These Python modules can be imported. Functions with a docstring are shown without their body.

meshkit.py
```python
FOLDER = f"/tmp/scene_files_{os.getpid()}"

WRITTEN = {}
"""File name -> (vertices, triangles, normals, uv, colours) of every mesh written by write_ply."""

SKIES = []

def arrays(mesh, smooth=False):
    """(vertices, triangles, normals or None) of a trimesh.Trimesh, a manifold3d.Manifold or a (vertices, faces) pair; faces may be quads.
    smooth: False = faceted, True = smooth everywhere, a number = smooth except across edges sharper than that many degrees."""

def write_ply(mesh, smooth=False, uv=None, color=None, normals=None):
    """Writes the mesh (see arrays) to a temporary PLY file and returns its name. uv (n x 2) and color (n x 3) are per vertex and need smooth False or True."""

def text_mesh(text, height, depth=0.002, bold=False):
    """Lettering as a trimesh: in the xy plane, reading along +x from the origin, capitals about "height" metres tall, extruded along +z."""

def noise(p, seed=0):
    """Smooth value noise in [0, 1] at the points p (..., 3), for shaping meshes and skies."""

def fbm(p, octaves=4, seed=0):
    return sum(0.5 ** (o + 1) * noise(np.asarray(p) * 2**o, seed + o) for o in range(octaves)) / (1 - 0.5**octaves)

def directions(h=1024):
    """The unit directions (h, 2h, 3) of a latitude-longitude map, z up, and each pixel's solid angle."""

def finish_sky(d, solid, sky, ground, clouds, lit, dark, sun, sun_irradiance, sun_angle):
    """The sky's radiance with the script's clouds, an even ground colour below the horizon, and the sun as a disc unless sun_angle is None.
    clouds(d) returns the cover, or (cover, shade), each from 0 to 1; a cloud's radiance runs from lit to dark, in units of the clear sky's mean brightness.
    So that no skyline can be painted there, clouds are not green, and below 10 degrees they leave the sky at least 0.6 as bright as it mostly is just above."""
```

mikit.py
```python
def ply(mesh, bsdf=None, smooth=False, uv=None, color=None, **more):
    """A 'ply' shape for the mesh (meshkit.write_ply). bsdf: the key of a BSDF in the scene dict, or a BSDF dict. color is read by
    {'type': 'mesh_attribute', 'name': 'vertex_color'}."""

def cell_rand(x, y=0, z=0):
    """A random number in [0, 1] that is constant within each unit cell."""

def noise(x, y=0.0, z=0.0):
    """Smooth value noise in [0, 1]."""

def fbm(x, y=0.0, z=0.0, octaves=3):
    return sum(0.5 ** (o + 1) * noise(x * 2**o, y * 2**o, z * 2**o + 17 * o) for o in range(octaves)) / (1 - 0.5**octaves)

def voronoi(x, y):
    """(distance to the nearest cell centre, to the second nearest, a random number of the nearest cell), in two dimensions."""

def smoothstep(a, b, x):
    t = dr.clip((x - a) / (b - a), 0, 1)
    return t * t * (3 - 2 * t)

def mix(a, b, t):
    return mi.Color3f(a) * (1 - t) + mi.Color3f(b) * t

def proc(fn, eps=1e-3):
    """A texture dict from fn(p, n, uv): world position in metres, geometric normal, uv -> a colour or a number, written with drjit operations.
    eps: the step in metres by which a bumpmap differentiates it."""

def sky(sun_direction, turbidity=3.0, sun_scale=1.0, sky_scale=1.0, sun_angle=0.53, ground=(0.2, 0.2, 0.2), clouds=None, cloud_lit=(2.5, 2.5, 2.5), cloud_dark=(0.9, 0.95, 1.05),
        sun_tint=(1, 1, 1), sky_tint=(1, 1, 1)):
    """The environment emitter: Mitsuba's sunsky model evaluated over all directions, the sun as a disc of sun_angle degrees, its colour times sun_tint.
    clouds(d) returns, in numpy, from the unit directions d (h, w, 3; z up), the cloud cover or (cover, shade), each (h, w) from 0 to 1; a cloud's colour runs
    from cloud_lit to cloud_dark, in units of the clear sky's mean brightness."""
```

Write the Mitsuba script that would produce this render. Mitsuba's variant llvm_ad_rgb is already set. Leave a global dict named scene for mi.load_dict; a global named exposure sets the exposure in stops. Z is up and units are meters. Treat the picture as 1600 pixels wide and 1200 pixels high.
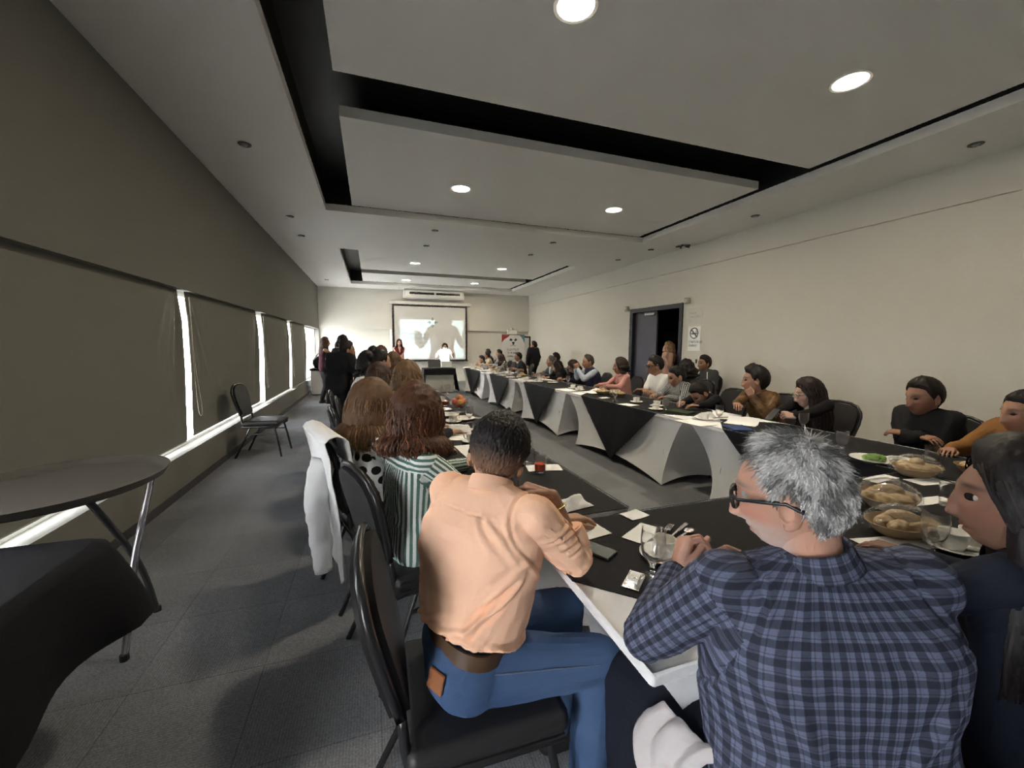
import math, random
import numpy as np
import trimesh
import drjit as dr
import mitsuba as mi
import mikit, meshkit
from manifold3d import Manifold, Mesh, CrossSection
from mikit import noise, fbm, smoothstep, mix, cell_rand

T4 = mi.ScalarTransform4f
PI = math.pi
scene, labels = {}, {}

# ---------------------------------------------------------------- camera
HC = 1.466
_y, _p, _r = math.radians(19.0), math.radians(5.48), math.radians(0.36)
_fw = np.array([math.sin(_y) * math.cos(_p), math.cos(_y) * math.cos(_p), -math.sin(_p)])
_r0 = np.array([math.cos(_y), -math.sin(_y), 0.0])
_u0 = np.cross(_r0, _fw)
_up = _u0 * math.cos(_r) - _r0 * math.sin(_r)
scene['camera'] = {'type': 'perspective', 'fov': 2 * math.degrees(math.atan(800 / 635.0)), 'fov_axis': 'x', 'near_clip': 0.02, 'far_clip': 200.0,
                   'to_world': T4().look_at(origin=[0, 0, HC], target=(np.array([0, 0, HC]) + _fw).tolist(), up=_up.tolist())}
# ---------------------------------------------------------------- daylight and exposure
scene['sky'] = mikit.sky((-0.25, -0.75, 0.62), turbidity=4.0, sun_scale=0.0, sky_scale=14, ground=(0.45, 0.45, 0.43), sky_tint=(1.08, 1.0, 0.9),
                         clouds=lambda d: (np.ones(d.shape[:2]) * 0.8, 0.15), cloud_lit=(2.2, 2.2, 2.2), cloud_dark=(1.4, 1.45, 1.5))
exposure = 3.0
LAMP = 38          # radiance of the ceiling downlights
PROJ = 6.5         # projector lamp

# ---------------------------------------------------------------- helpers
_count = {}


def key(name):
    n = _count.get(name, 0)
    _count[name] = n + 1
    return name if n == 0 else f'{name}_{n:03d}'


def tag(k, label=None, cat=None, group=None, kind=None):
    d = labels.setdefault(k, {})
    for a, b in (('label', label), ('category', cat), ('group', group), ('kind', kind)):
        if b:
            d[a] = b
    return k


def thing(name, label, cat, group=None):
    k = key(name)
    tag(k, label, cat, group)
    return k


def add(k, mesh, mat, smooth=False, at=None, **kw):
    sh = mikit.ply(mesh, mat, smooth=smooth, **kw)
    if at is not None:
        sh['to_world'] = at
    scene[k] = sh
    return k


def part(parent, name, mesh, mat, smooth=False, label=None, at=None, **kw):
    k = key(parent + '__' + name)
    add(k, mesh, mat, smooth, at, **kw)
    if label:
        tag(k, label)
    return k


def reuse(parent, name, shape, at, label=None):
    k = key(parent + '__' + name)
    scene[k] = {**shape, 'to_world': at}
    if label:
        tag(k, label)
    return k


def struct(name, mesh, mat, smooth=False, **kw):
    k = key(name)
    add(k, mesh, mat, smooth, **kw)
    return tag(k, kind='structure')


def place(x, y, z=0.0, deg=0.0):
    return T4().translate([x, y, z]).rotate([0, 0, 1], deg)


def box(x0, x1, y0, y1, z0, z1):
    b = trimesh.creation.box(extents=(x1 - x0, y1 - y0, z1 - z0))
    b.apply_translation(((x0 + x1) / 2, (y0 + y1) / 2, (z0 + z1) / 2))
    return b


def rbox(x0, x1, y0, y1, z0, z1, r=0.01, seg=12):
    """box with rounded edges"""
    pts = [(x, y, z) for x in (x0 + r, x1 - r) for y in (y0 + r, y1 - r) for z in (z0 + r, z1 - r)]
    return Manifold.batch_hull([Manifold.sphere(r, seg).translate(p) for p in pts])


def cat(*ms):
    out = []
    for m in ms:
        if isinstance(m, (list, tuple)):
            out += [tm(q) for q in m]
        else:
            out.append(tm(m))
    return trimesh.util.concatenate(out)


def tm(m):
    if hasattr(m, 'to_mesh'):
        q = m.to_mesh()
        return trimesh.Trimesh(np.array(q.vert_properties[:, :3]), np.array(q.tri_verts), process=False)
    return m


def man(mesh):
    return Manifold(Mesh(vert_properties=np.asarray(mesh.vertices, np.float32), tri_verts=np.asarray(mesh.faces, np.uint32)))


def tube(pts, r, sides=10, closed=False):
    """tube along a polyline, capped"""
    p = np.asarray(pts, float)
    n = len(p)
    if closed:
        t = np.roll(p, -1, 0) - np.roll(p, 1, 0)
    else:
        t = np.gradient(p, axis=0)
    t /= np.linalg.norm(t, axis=1, keepdims=True) + 1e-12
    a = np.cross(t[0], [0, 0, 1.0]) if abs(t[0][2]) < 0.9 else np.cross(t[0], [1.0, 0, 0])
    A = []
    for i in range(n):
        a = a - t[i] * (a @ t[i])
        a /= np.linalg.norm(a) + 1e-12
        A.append(a)
    A = np.array(A)
    B = np.cross(t, A)
    ang = np.arange(sides) * 2 * PI / sides
    rr = np.broadcast_to(np.asarray(r, float), (n,))
    v = p[:, None] + rr[:, None, None] * (np.cos(ang)[None, :, None] * A[:, None] + np.sin(ang)[None, :, None] * B[:, None])
    m = n if closed else n - 1
    i, j = np.meshgrid(np.arange(m), np.arange(sides), indexing='ij')
    i2 = (i + 1) % n
    q = np.stack([i * sides + j, i * sides + (j + 1) % sides, i2 * sides + (j + 1) % sides, i2 * sides + j], -1).reshape(-1, 4)
    f = np.vstack([q[:, [0, 1, 2]], q[:, [0, 2, 3]]])
    v = v.reshape(-1, 3)
    if not closed:
        c0, c1 = len(v), len(v) + 1
        v = np.vstack([v, p[0], p[-1]])
        j = np.arange(sides)
        f = np.vstack([f, np.stack([np.full(sides, c0), (j + 1) % sides, j], 1), np.stack([np.full(sides, c1), (n - 1) * sides + j, (n - 1) * sides + (j + 1) % sides], 1)])
    return trimesh.Trimesh(v, f, process=False)


def bez(pts, n=14):
    """Catmull-Rom curve through the points"""
    p = np.asarray(pts, float)
    p = np.vstack([2 * p[0] - p[1], p, 2 * p[-1] - p[-2]])
    out = []
    for i in range(1, len(p) - 2):
        for t in np.linspace(0, 1, n, endpoint=False):
            a, b, c, d = p[i - 1:i + 3]
            out.append(0.5 * ((2 * b) + (c - a) * t + (2 * a - 5 * b + 4 * c - d) * t * t + (3 * b - a - 3 * c + d) * t ** 3))
    out.append(p[-2])
    return np.array(out)


def lathe(prof, seg=28):
    """closed profile [(r,z)...] revolved about z"""
    return trimesh.creation.revolve(np.asarray(prof, float), sections=seg)


def extrude(poly, h):
    from shapely.geometry import Polygon
    return trimesh.creation.extrude_polygon(Polygon(poly), h, engine='earcut')


def sheet(fn, nu, nv, thick=0.0):
    """surface fn(u,v)->xyz on a grid, both sides closed when thick>0"""
    u, v = np.meshgrid(np.linspace(0, 1, nu), np.linspace(0, 1, nv), indexing='ij')
    p = fn(u, v)
    i, j = np.meshgrid(np.arange(nu - 1), np.arange(nv - 1), indexing='ij')
    q = np.stack([i * nv + j, (i + 1) * nv + j, (i + 1) * nv + j + 1, i * nv + j + 1], -1).reshape(-1, 4)
    f = np.vstack([q[:, [0, 1, 2]], q[:, [0, 2, 3]]])
    P = p.reshape(-1, 3)
    if thick <= 0:
        return trimesh.Trimesh(P, f, process=False)
    m = trimesh.Trimesh(P, f, process=False)
    P2 = P - m.vertex_normals * thick
    N = len(P)
    rim = list(range(0, nv)) + [k * nv + nv - 1 for k in range(1, nu)] + [(nu - 1) * nv + k for k in range(nv - 2, -1, -1)] + [k * nv for k in range(nu - 2, 0, -1)]
    rim = np.array(rim)
    r2 = np.roll(rim, -1)
    side = np.vstack([np.stack([rim, r2, r2 + N], 1), np.stack([rim, r2 + N, rim + N], 1)])
    return trimesh.Trimesh(np.vstack([P, P2]), np.vstack([f, f[:, ::-1] + N, side]), process=False)


def R_frame(fwd, up=(0, 0, 1)):
    """columns right, forward, up"""
    f = np.asarray(fwd, float)
    f = f / np.linalg.norm(f)
    r = np.cross(f, up)
    r /= np.linalg.norm(r)
    return np.stack([r, f, np.cross(r, f)], 1)


# ---------------------------------------------------------------- materials
def rgb(c):
    return {'type': 'rgb', 'value': [float(x) for x in c]}


def pr_(c, rough=0.6, **kw):
    d = {'type': 'principled', 'base_color': rgb(c) if not isinstance(c, dict) else c, 'roughness': rough, 'specular': kw.pop('spec', 0.4)}
    d.update(kw)
    return {'type': 'twosided', 'bsdf': d}


_mats = {}


def mat(c, rough=0.7, **kw):
    """a shared plain material"""
    k = ('m',) + tuple(round(float(x), 3) for x in c) + (rough,) + tuple(sorted(kw.items()))
    if k not in _mats:
        name = f'material_{len(_mats):03d}'
        scene[name] = pr_(c, rough, **kw)
        _mats[k] = name
    return _mats[k]


def named(name, d):
    scene[name] = d
    return name


VC = {'type': 'mesh_attribute', 'name': 'vertex_color'}
named('skin', pr_(VC, 0.5, spec=0.35))
named('vertex_cloth', pr_(VC, 0.85, spec=0.15, sheen=0.2))
named('hair', pr_(VC, 0.55, spec=0.25))


def carpet_fn(p, n, uv):
    tile = cell_rand(dr.floor(p.x / 0.5), dr.floor(p.y / 0.5), 3)
    horiz = cell_rand(dr.floor(p.x / 0.5), dr.floor(p.y / 0.5), 7) > 0.5
    s = dr.select(horiz, p.x, p.y)
    rib = 0.5 + 0.5 * dr.sin(s * 2 * PI / 0.011)
    fuzz = noise(p.x * 260, p.y * 260)
    blot = fbm(p.x * 3.0, p.y * 3.0)
    ex = dr.abs(p.x / 0.5 - dr.floor(p.x / 0.5) - 0.5)
    ey = dr.abs(p.y / 0.5 - dr.floor(p.y / 0.5) - 0.5)
    seam = smoothstep(0.492, 0.499, dr.maximum(ex, ey))
    v = (0.74 + 0.16 * tile + 0.22 * rib) * (0.7 + 0.5 * fuzz) * (0.85 + 0.3 * blot) * (1 - 0.35 * seam)
    return mi.Color3f(0.215, 0.222, 0.235) * v


named('carpet', {'type': 'twosided', 'bsdf': {'type': 'diffuse', 'reflectance': mikit.proc(carpet_fn)}})


def plaster_fn(p, n, uv):
    v = 0.97 + 0.06 * fbm(p.x * 1.3, p.y * 1.3, p.z * 1.3) - 0.03 * noise(p.x * 40, p.y * 40, p.z * 40)
    return mi.Color3f(0.66, 0.64, 0.58) * v


named('plaster', {'type': 'twosided', 'bsdf': {'type': 'diffuse', 'reflectance': mikit.proc(plaster_fn)}})
named('ceiling_paint', {'type': 'twosided', 'bsdf': {'type': 'principled', 'base_color': rgb((0.70, 0.69, 0.66)), 'roughness': 0.5, 'specular': 0.15}})
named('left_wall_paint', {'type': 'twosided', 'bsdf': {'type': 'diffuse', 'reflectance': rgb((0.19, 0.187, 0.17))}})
named('black_paint', pr_((0.012, 0.012, 0.013), 0.45))
named('black_cloth', pr_((0.011, 0.011, 0.013), 0.75, spec=0.12, sheen=0.25))
named('white_cloth', pr_((0.72, 0.72, 0.72), 0.9, spec=0.1))
named('blind_fabric', {'type': 'twosided', 'bsdf': {'type': 'diffuse', 'reflectance': rgb((0.20, 0.197, 0.175))}})
named('chrome', {'type': 'twosided', 'bsdf': {'type': 'roughconductor', 'material': 'Cr', 'alpha': 0.18}})
named('black_metal', pr_((0.015, 0.015, 0.016), 0.3, spec=0.5))
named('vinyl', pr_((0.018, 0.017, 0.018), 0.5, spec=0.4))
named('china', pr_((0.78, 0.77, 0.73), 0.18, spec=0.5))
named('paper', pr_((0.80, 0.80, 0.78), 0.85, spec=0.1))
named('glass', {'type': 'dielectric', 'int_ior': 1.5, 'ext_ior': 1.0})
named('pane_glass', {'type': 'thindielectric'})
named('red_juice', pr_((0.62, 0.10, 0.05), 0.2))
named('tan_tray', pr_((0.085, 0.078, 0.068), 0.5, spec=0.2))
# ================================================================ the room
XL, XR, YB, YF, H = -1.77, 6.26, 16.16, -3.2, 3.5
TZ = 0.75      # table height
struct('floor', box(XL - 0.25, XR + 2.2, YF - 0.2, YB + 0.3, -0.1, 0), 'carpet')
# ---- left wall: low parapet, a strip of windows, and a deep band above
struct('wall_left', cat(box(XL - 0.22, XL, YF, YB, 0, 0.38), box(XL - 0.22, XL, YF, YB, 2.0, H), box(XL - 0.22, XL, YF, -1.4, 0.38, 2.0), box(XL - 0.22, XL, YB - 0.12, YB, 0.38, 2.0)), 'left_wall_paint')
struct('baseboard_left', box(XL, XL + 0.012, YF, YB, 0, 0.07), mat((0.05, 0.05, 0.055), 0.6))
wy = [-1.4, 1.74, 5.12, 8.15, 10.85, 13.4, YB - 0.12]
for i in range(6):
    a, b = wy[i], wy[i + 1]
    w = f'window_{i + 1}'
    fr = cat(box(XL - 0.19, XL - 0.15, a, a + 0.025, 0.38, 2.0), box(XL - 0.19, XL - 0.15, b - 0.025, b, 0.38, 2.0), box(XL - 0.19, XL - 0.15, a, b, 0.38, 0.41), box(XL - 0.19, XL - 0.15, a, b, 1.96, 2.0), box(XL - 0.185, XL - 0.155, (a + b) / 2 - 0.02, (a + b) / 2 + 0.02, 0.4, 1.97))
    tag(w, kind='structure')
    part(w, 'frame', fr, mat((0.62, 0.62, 0.60), 0.5))
    pane = trimesh.Trimesh([[XL - 0.17, a, 0.4], [XL - 0.17, b, 0.4], [XL - 0.17, b, 1.98], [XL - 0.17, a, 1.98]], [[0, 1, 2], [0, 2, 3]], process=False)
    part(w, 'pane', pane, 'pane_glass')


def blind_mesh(y0, y1, z0, amp0, amp1):
    def fn(u, v):
        y = y0 + (y1 - y0) * u
        z = 2.0 - (2.0 - z0) * v
        out = np.zeros_like(y)
        for e, amp, sg in ((y0, amp0, 1), (y1, amp1, -1)):
            d = sg * (y - e)
            ang = np.arctan2(d, 0.25 + (1.985 - z))
            fan = np.sin(ang * 34 + 0.6) * np.exp(-((d - 0.05) / 0.34) ** 2) + 0.6 * np.sin(ang * 19 + 1.3) * np.exp(-(d / 0.6) ** 2)
            prof = np.clip(v * 5, 0, 1) * np.clip((1 - v) * 2.2, 0, 1)
            out += amp * 1.5 * fan * prof
        x = XL - 0.075 + out
        return np.stack([x, y, z], -1)
    # columns denser near the two edges
    n = 120
    t = np.linspace(0, 1, n)
    t = 0.5 - 0.5 * np.cos(PI * t)
    m = sheet(lambda u, v: fn(np.interp(u, np.linspace(0, 1, n), t), v), n, 40)
    return m


BL = [(-0.25, 1.50, 0.47, 0.004, 0.006, 'roller blind nearest the camera, left of the round tray'),
      (1.84, 5.04, 0.455, 0.006, 0.013, 'wide grey roller blind behind the round tray'),
      (5.20, 7.98, 0.475, 0.012, 0.014, 'grey roller blind behind the lone black chair'),
      (8.33, 10.68, 0.425, 0.014, 0.012, 'grey roller blind, third along from the round tray'),
      (11.0, 13.25, 0.40, 0.012, 0.014, 'farthest grey roller blind, next to the uncovered bright window')]
for y0, y1, z0, a0, a1, lab in BL:
    k = thing('roller_blind', lab, 'blind')
    part(k, 'fabric', blind_mesh(y0, y1, z0, a0, a1), 'blind_fabric', smooth=True)
    part(k, 'bottom_rail', box(XL - 0.095, XL - 0.078, y0 + 0.01, y1 - 0.01, z0 - 0.012, z0 + 0.012), mat((0.30, 0.295, 0.27), 0.6))
    part(k, 'pull_chain', tube(bez([(XL - 0.05, y0 + 0.05, 1.95), (XL - 0.05, y0 + 0.06, 1.2), (XL - 0.05, y0 + 0.10, 0.75), (XL - 0.05, y0 + 0.17, 0.66), (XL - 0.05, y0 + 0.20, 0.76), (XL - 0.052, y0 + 0.09, 1.3), (XL - 0.05, y0 + 0.06, 1.95)], 8), 0.004, 5), mat((0.75, 0.74, 0.70), 0.5))

# ---- right wall with a doorway
DY0, DY1, DZ = 7.08, 8.90, 2.36
struct('wall_right', cat(box(XR, XR + 0.15, YF, DY0, 0, H), box(XR, XR + 0.15, DY1, YB + 0.1, 0, H), box(XR, XR + 0.15, DY0, DY1, DZ, H),
                         box(XR - 0.025, XR, YF, YB, 3.06, H)), 'plaster')
struct('baseboard_right', cat(box(XR - 0.012, XR, YF, DY0 - 0.1, 0, 0.08), box(XR - 0.012, XR, DY1 + 0.1, YB, 0, 0.08)), mat((0.05, 0.05, 0.055), 0.6))
navy = mat((0.018, 0.02, 0.03), 0.5)
struct('trim_1', cat(box(XR - 0.03, XR + 0.16, DY0 - 0.02, DY0 + 0.07, 0, DZ), box(XR - 0.03, XR + 0.16, DY1 - 0.1, DY1 + 0.02, 0, DZ), box(XR - 0.03, XR + 0.16, DY0 - 0.02, DY1 + 0.02, DZ - 0.08, DZ + 0.02)), navy)
tag('door_1', kind='structure')
part('door_1', 'leaf', cat(box(XR + 0.06, XR + 0.105, 7.98, DY1 - 0.1, 0.01, DZ - 0.08)), mat((0.075, 0.072, 0.10), 0.5))
part('door_1', 'closer', cat(rbox(XR + 0.02, XR + 0.06, 8.05, 8.4, DZ - 0.17, DZ - 0.11, 0.008)), mat((0.45, 0.45, 0.5), 0.35))
part('door_1', 'handle', tube([(XR + 0.06, 8.06, 1.02), (XR + 0.01, 8.06, 1.02), (XR + 0.01, 8.18, 1.02)], 0.009), 'chrome', smooth=True)
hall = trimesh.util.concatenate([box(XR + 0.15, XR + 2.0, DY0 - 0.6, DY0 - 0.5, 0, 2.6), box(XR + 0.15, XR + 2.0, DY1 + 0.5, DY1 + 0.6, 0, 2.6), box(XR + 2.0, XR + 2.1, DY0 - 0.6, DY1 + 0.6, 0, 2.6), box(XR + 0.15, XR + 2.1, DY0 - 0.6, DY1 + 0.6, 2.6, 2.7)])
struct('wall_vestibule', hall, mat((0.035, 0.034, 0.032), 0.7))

# ---- back wall: the upper band stands proud of the lower part
struct('wall_back', cat(box(XL - 0.2, XR + 0.2, YB, YB + 0.15, 0, H), box(XL, XR, YB - 0.10, YB, 2.02, H)), 'plaster')
struct('baseboard_back', box(XL, XR, YB - 0.012, YB, 0, 0.1), mat((0.62, 0.61, 0.56), 0.6))
struct('wall_front', box(XL - 0.2, XR + 0.2, YF - 0.15, YF, 0, H), mat((0.16, 0.155, 0.15), 0.8))

# ---- ceiling: a dropped board with two openings, black voids above, hanging panels inside
OX0, OX1 = -0.61, 5.13
R1, R2 = (-1.2, 7.0), (9.65, 15.0)
ceil = [box(XL - 0.2, OX0, YF, YB + 0.1, H, H + 0.1), box(OX1, XR + 0.2, YF, YB + 0.1, H, H + 0.1), box(OX0, OX1, YF, R1[0], H, H + 0.1), box(OX0, OX1, R1[1], R2[0], H, H + 0.1), box(OX0, OX1, R2[1], YB + 0.1, H, H + 0.1)]
struct('ceiling', cat(*ceil), 'ceiling_paint')
for i, (a, b) in enumerate((R1, R2)):
    x0, x1, z0, z1 = OX0 - 0.02, OX1 + 0.02, H + 0.1, H + 0.45
    tag(f'ceiling_void_{i + 1}', kind='structure')
    add(f'ceiling_void_{i + 1}', cat(box(x0, x1, a - 0.02, b + 0.02, z1, z1 + 0.03), box(x0 - 0.03, x0, a - 0.02, b + 0.02, z0, z1), box(x1, x1 + 0.03, a - 0.02, b + 0.02, z0, z1), box(x0, x1, a - 0.05, a - 0.02, z0, z1), box(x0, x1, b + 0.02, b + 0.05, z0, z1)), 'black_paint')
for i, (a, b) in enumerate(((-0.8, 3.68), (4.36, 6.98), (9.70, 12.62), (13.22, 14.98))):
    tag(f'ceiling_panel_{i + 1}', kind='structure')
    add(f'ceiling_panel_{i + 1}', box(-0.235, 5.03, a, b, H + 0.1, H + 0.2), 'ceiling_paint')
# ---- downlights in the panels
named('lamp_glow', pr_((0.9, 0.9, 0.85), 0.5))
names_l = ['lit downlight at the top edge of the picture, nearest panel', 'large lit downlight at the upper right of the nearest ceiling panel', 'lit downlight at the left of the second ceiling panel', 'lit downlight at the right of the second ceiling panel',
           'lit downlight at the left of the third ceiling panel', 'lit downlight at the right of the third ceiling panel', 'lit downlight at the left of the farthest ceiling panel', 'lit downlight at the right of the farthest ceiling panel']
for (x, y), lab in zip([(1.27, 2.50), (3.70, 2.42), (1.21, 5.72), (3.66, 5.76), (1.14, 11.2), (3.52, 11.15), (1.14, 14.2), (3.46, 14.1)], names_l):
    k = thing('ceiling_light', lab, 'ceiling light', 'round downlights')
    part(k, 'trim_ring', lathe([(0.115, 0), (0.14, 0), (0.143, -0.006), (0.137, -0.011), (0.118, -0.009), (0.115, 0)], 36), mat((0.75, 0.74, 0.70), 0.3), smooth=40, at=place(x, y, H + 0.1))
    disc = trimesh.creation.cylinder(radius=0.115, height=0.004, sections=36)
    kk = part(k, 'diffuser', disc, 'lamp_glow', at=place(x, y, H + 0.1 - 0.004))
    scene[kk]['emitter'] = {'type': 'area', 'radiance': rgb((LAMP * 1.0, LAMP * 0.87, LAMP * 0.66))}
spots = [(-1.181, 5.04), (-1.189, 7.547), (-1.203, 8.778), (1.127, 7.549), (1.119, 8.759), (3.462, 7.605), (3.447, 8.779), (5.6, 8.556), (5.654, 7.423), (5.714, 4.981), (5.777, 2.544), (-1.312, 14.409)]
sl = ['nearest the camera on the left strip of ceiling', 'second along the left strip of ceiling', 'third along the left strip of ceiling', 'left of the crosswise strip of ceiling, nearer one', 'left of the crosswise strip of ceiling, farther one',
      'right of the crosswise strip of ceiling, nearer one', 'right of the crosswise strip of ceiling, farther one', 'third along the right strip of ceiling', 'on the right strip of ceiling close to the smoke detector', 'above the doorway side of the right wall, second along', 'nearest the camera on the right strip of ceiling', 'at the far left end of the ceiling']
for (x, y), lab in zip(spots, sl):
    k = thing('recessed_spotlight', 'small unlit recessed spotlight ' + lab, 'spotlight', 'unlit spotlights')
    part(k, 'ring', lathe([(0.035, 0.0), (0.062, 0.0), (0.063, -0.005), (0.055, -0.012), (0.038, -0.008), (0.035, 0)], 20), mat((0.10, 0.10, 0.10), 0.35), at=place(x, y, H))
    part(k, 'bulb', lathe([(0, -0.022), (0.025, -0.018), (0.034, 0.0), (0, 0.0)], 16), mat((0.30, 0.30, 0.30), 0.2), at=place(x, y, H))
k = thing('smoke_detector', 'small dark star-shaped detector on the ceiling near the right wall', 'detector')
part(k, 'base', lathe([(0, 0), (0.08, 0), (0.075, -0.02), (0, -0.025)], 20), mat((0.5, 0.5, 0.48), 0.5), at=place(6.0, 6.85, H))
arms = []
for a in range(5):
    c, s = math.cos(a * 1.2566), math.sin(a * 1.2566)
    arms.append(tube([(6.0, 6.85, H - 0.02), (6.0 + 0.14 * c, 6.85 + 0.14 * s, H - 0.035)], 0.018, 6))
part(k, 'arm_ring', cat(*arms), mat((0.06, 0.06, 0.06), 0.4))
part(k, 'sensor', lathe([(0, -0.03), (0.035, -0.03), (0.03, -0.075), (0, -0.08)], 14), mat((0.55, 0.55, 0.52), 0.3), at=place(6.0, 6.85, H))

# ---- air conditioner, projection screen, posts and signs on the back wall
k = thing('air_conditioner', 'white air conditioner mounted under the ceiling above the projection screen', 'air conditioner')
ac = mat((0.70, 0.69, 0.66), 0.4)
part(k, 'body', cat(rbox(1.2, 3.36, 15.55, 16.05, 3.19, 3.49, 0.05)), ac, smooth=40)
for x0, x1 in ((1.36, 2.25), (2.33, 3.22)):
    part(k, 'vent', cat(box(x0, x1, 15.535, 15.56, 3.31, 3.385)), 'black_paint')
part(k, 'flap', cat(rbox(1.34, 3.24, 15.53, 15.56, 3.27, 3.305, 0.008)), ac)
part(k, 'end_cap', cat(rbox(1.16, 1.22, 15.57, 16.05, 3.2, 3.48, 0.02)), ac)
part(k, 'end_cap', cat(rbox(3.34, 3.40, 15.57, 16.05, 3.2, 3.48, 0.02)), ac)

SY = 15.96
k = thing('projection_screen', 'pull-down projection screen with black border showing a pale blue slide', 'projection screen')
part(k, 'roller_case', cat(rbox(0.64, 3.76, SY - 0.03, SY + 0.09, 2.97, 3.09, 0.025)), mat((0.62, 0.61, 0.58), 0.4), smooth=40)
part(k, 'border', cat(box(0.75, 0.82, SY, SY + 0.006, 0.84, 2.97), box(3.53, 3.60, SY, SY + 0.006, 0.84, 2.97), box(0.75, 3.60, SY, SY + 0.006, 2.90, 2.97), box(0.75, 3.60, SY, SY + 0.006, 0.84, 0.88)), 'black_paint')
part(k, 'fabric', box(0.80, 3.55, SY + 0.006, SY + 0.010, 0.86, 2.95), mat((0.54, 0.53, 0.51), 0.85))
part(k, 'bottom_bar', tube([(0.72, SY, 0.83), (3.63, SY, 0.83)], 0.02, 10), 'black_metal')


def lettering(text, height, x, y, z, depth=0.002, bold=False, width=None):
    """upright lettering on a plane facing -y"""
    m = meshkit.text_mesh(text, height, depth, bold)
    b = m.bounds
    m.apply_translation((-b[0][0], 0, 0))
    if width:
        m.apply_scale((width / (b[1][0] - b[0][0]), 1, 1))
    v = m.vertices.copy()
    m.vertices = np.stack([v[:, 0] + x, y - v[:, 2], v[:, 1] + z], 1)
    return m


ink = mat((0.25, 0.30, 0.32), 0.8)
for m_ in (lettering('TEST EN LA RESOLU', 0.085, 1.05, SY + 0.005, 1.82, width=1.05), lettering('CONSIDERACIONES', 0.085, 1.17, SY + 0.005, 1.66, width=0.9), lettering('2021 Y', 0.075, 1.73, SY + 0.005, 1.50, width=0.32),
                                     lettering('EN', 0.075, 1.98, SY + 0.005, 2.04, width=0.12),):
    part(k, 'slide_lettering', m_, ink)
for m_ in (lettering('LIC. MARIA', 0.04, 1.95, SY + 0.005, 1.31, width=0.25), lettering('COORDINADORA', 0.04, 1.92, SY + 0.005, 1.22, width=0.36), lettering('NACIONAL', 0.04, 1.98, SY + 0.005, 1.13, width=0.28),):
    part(k, 'slide_small_print', m_, mat((0.42, 0.49, 0.51), 0.8))
logo = []
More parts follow.
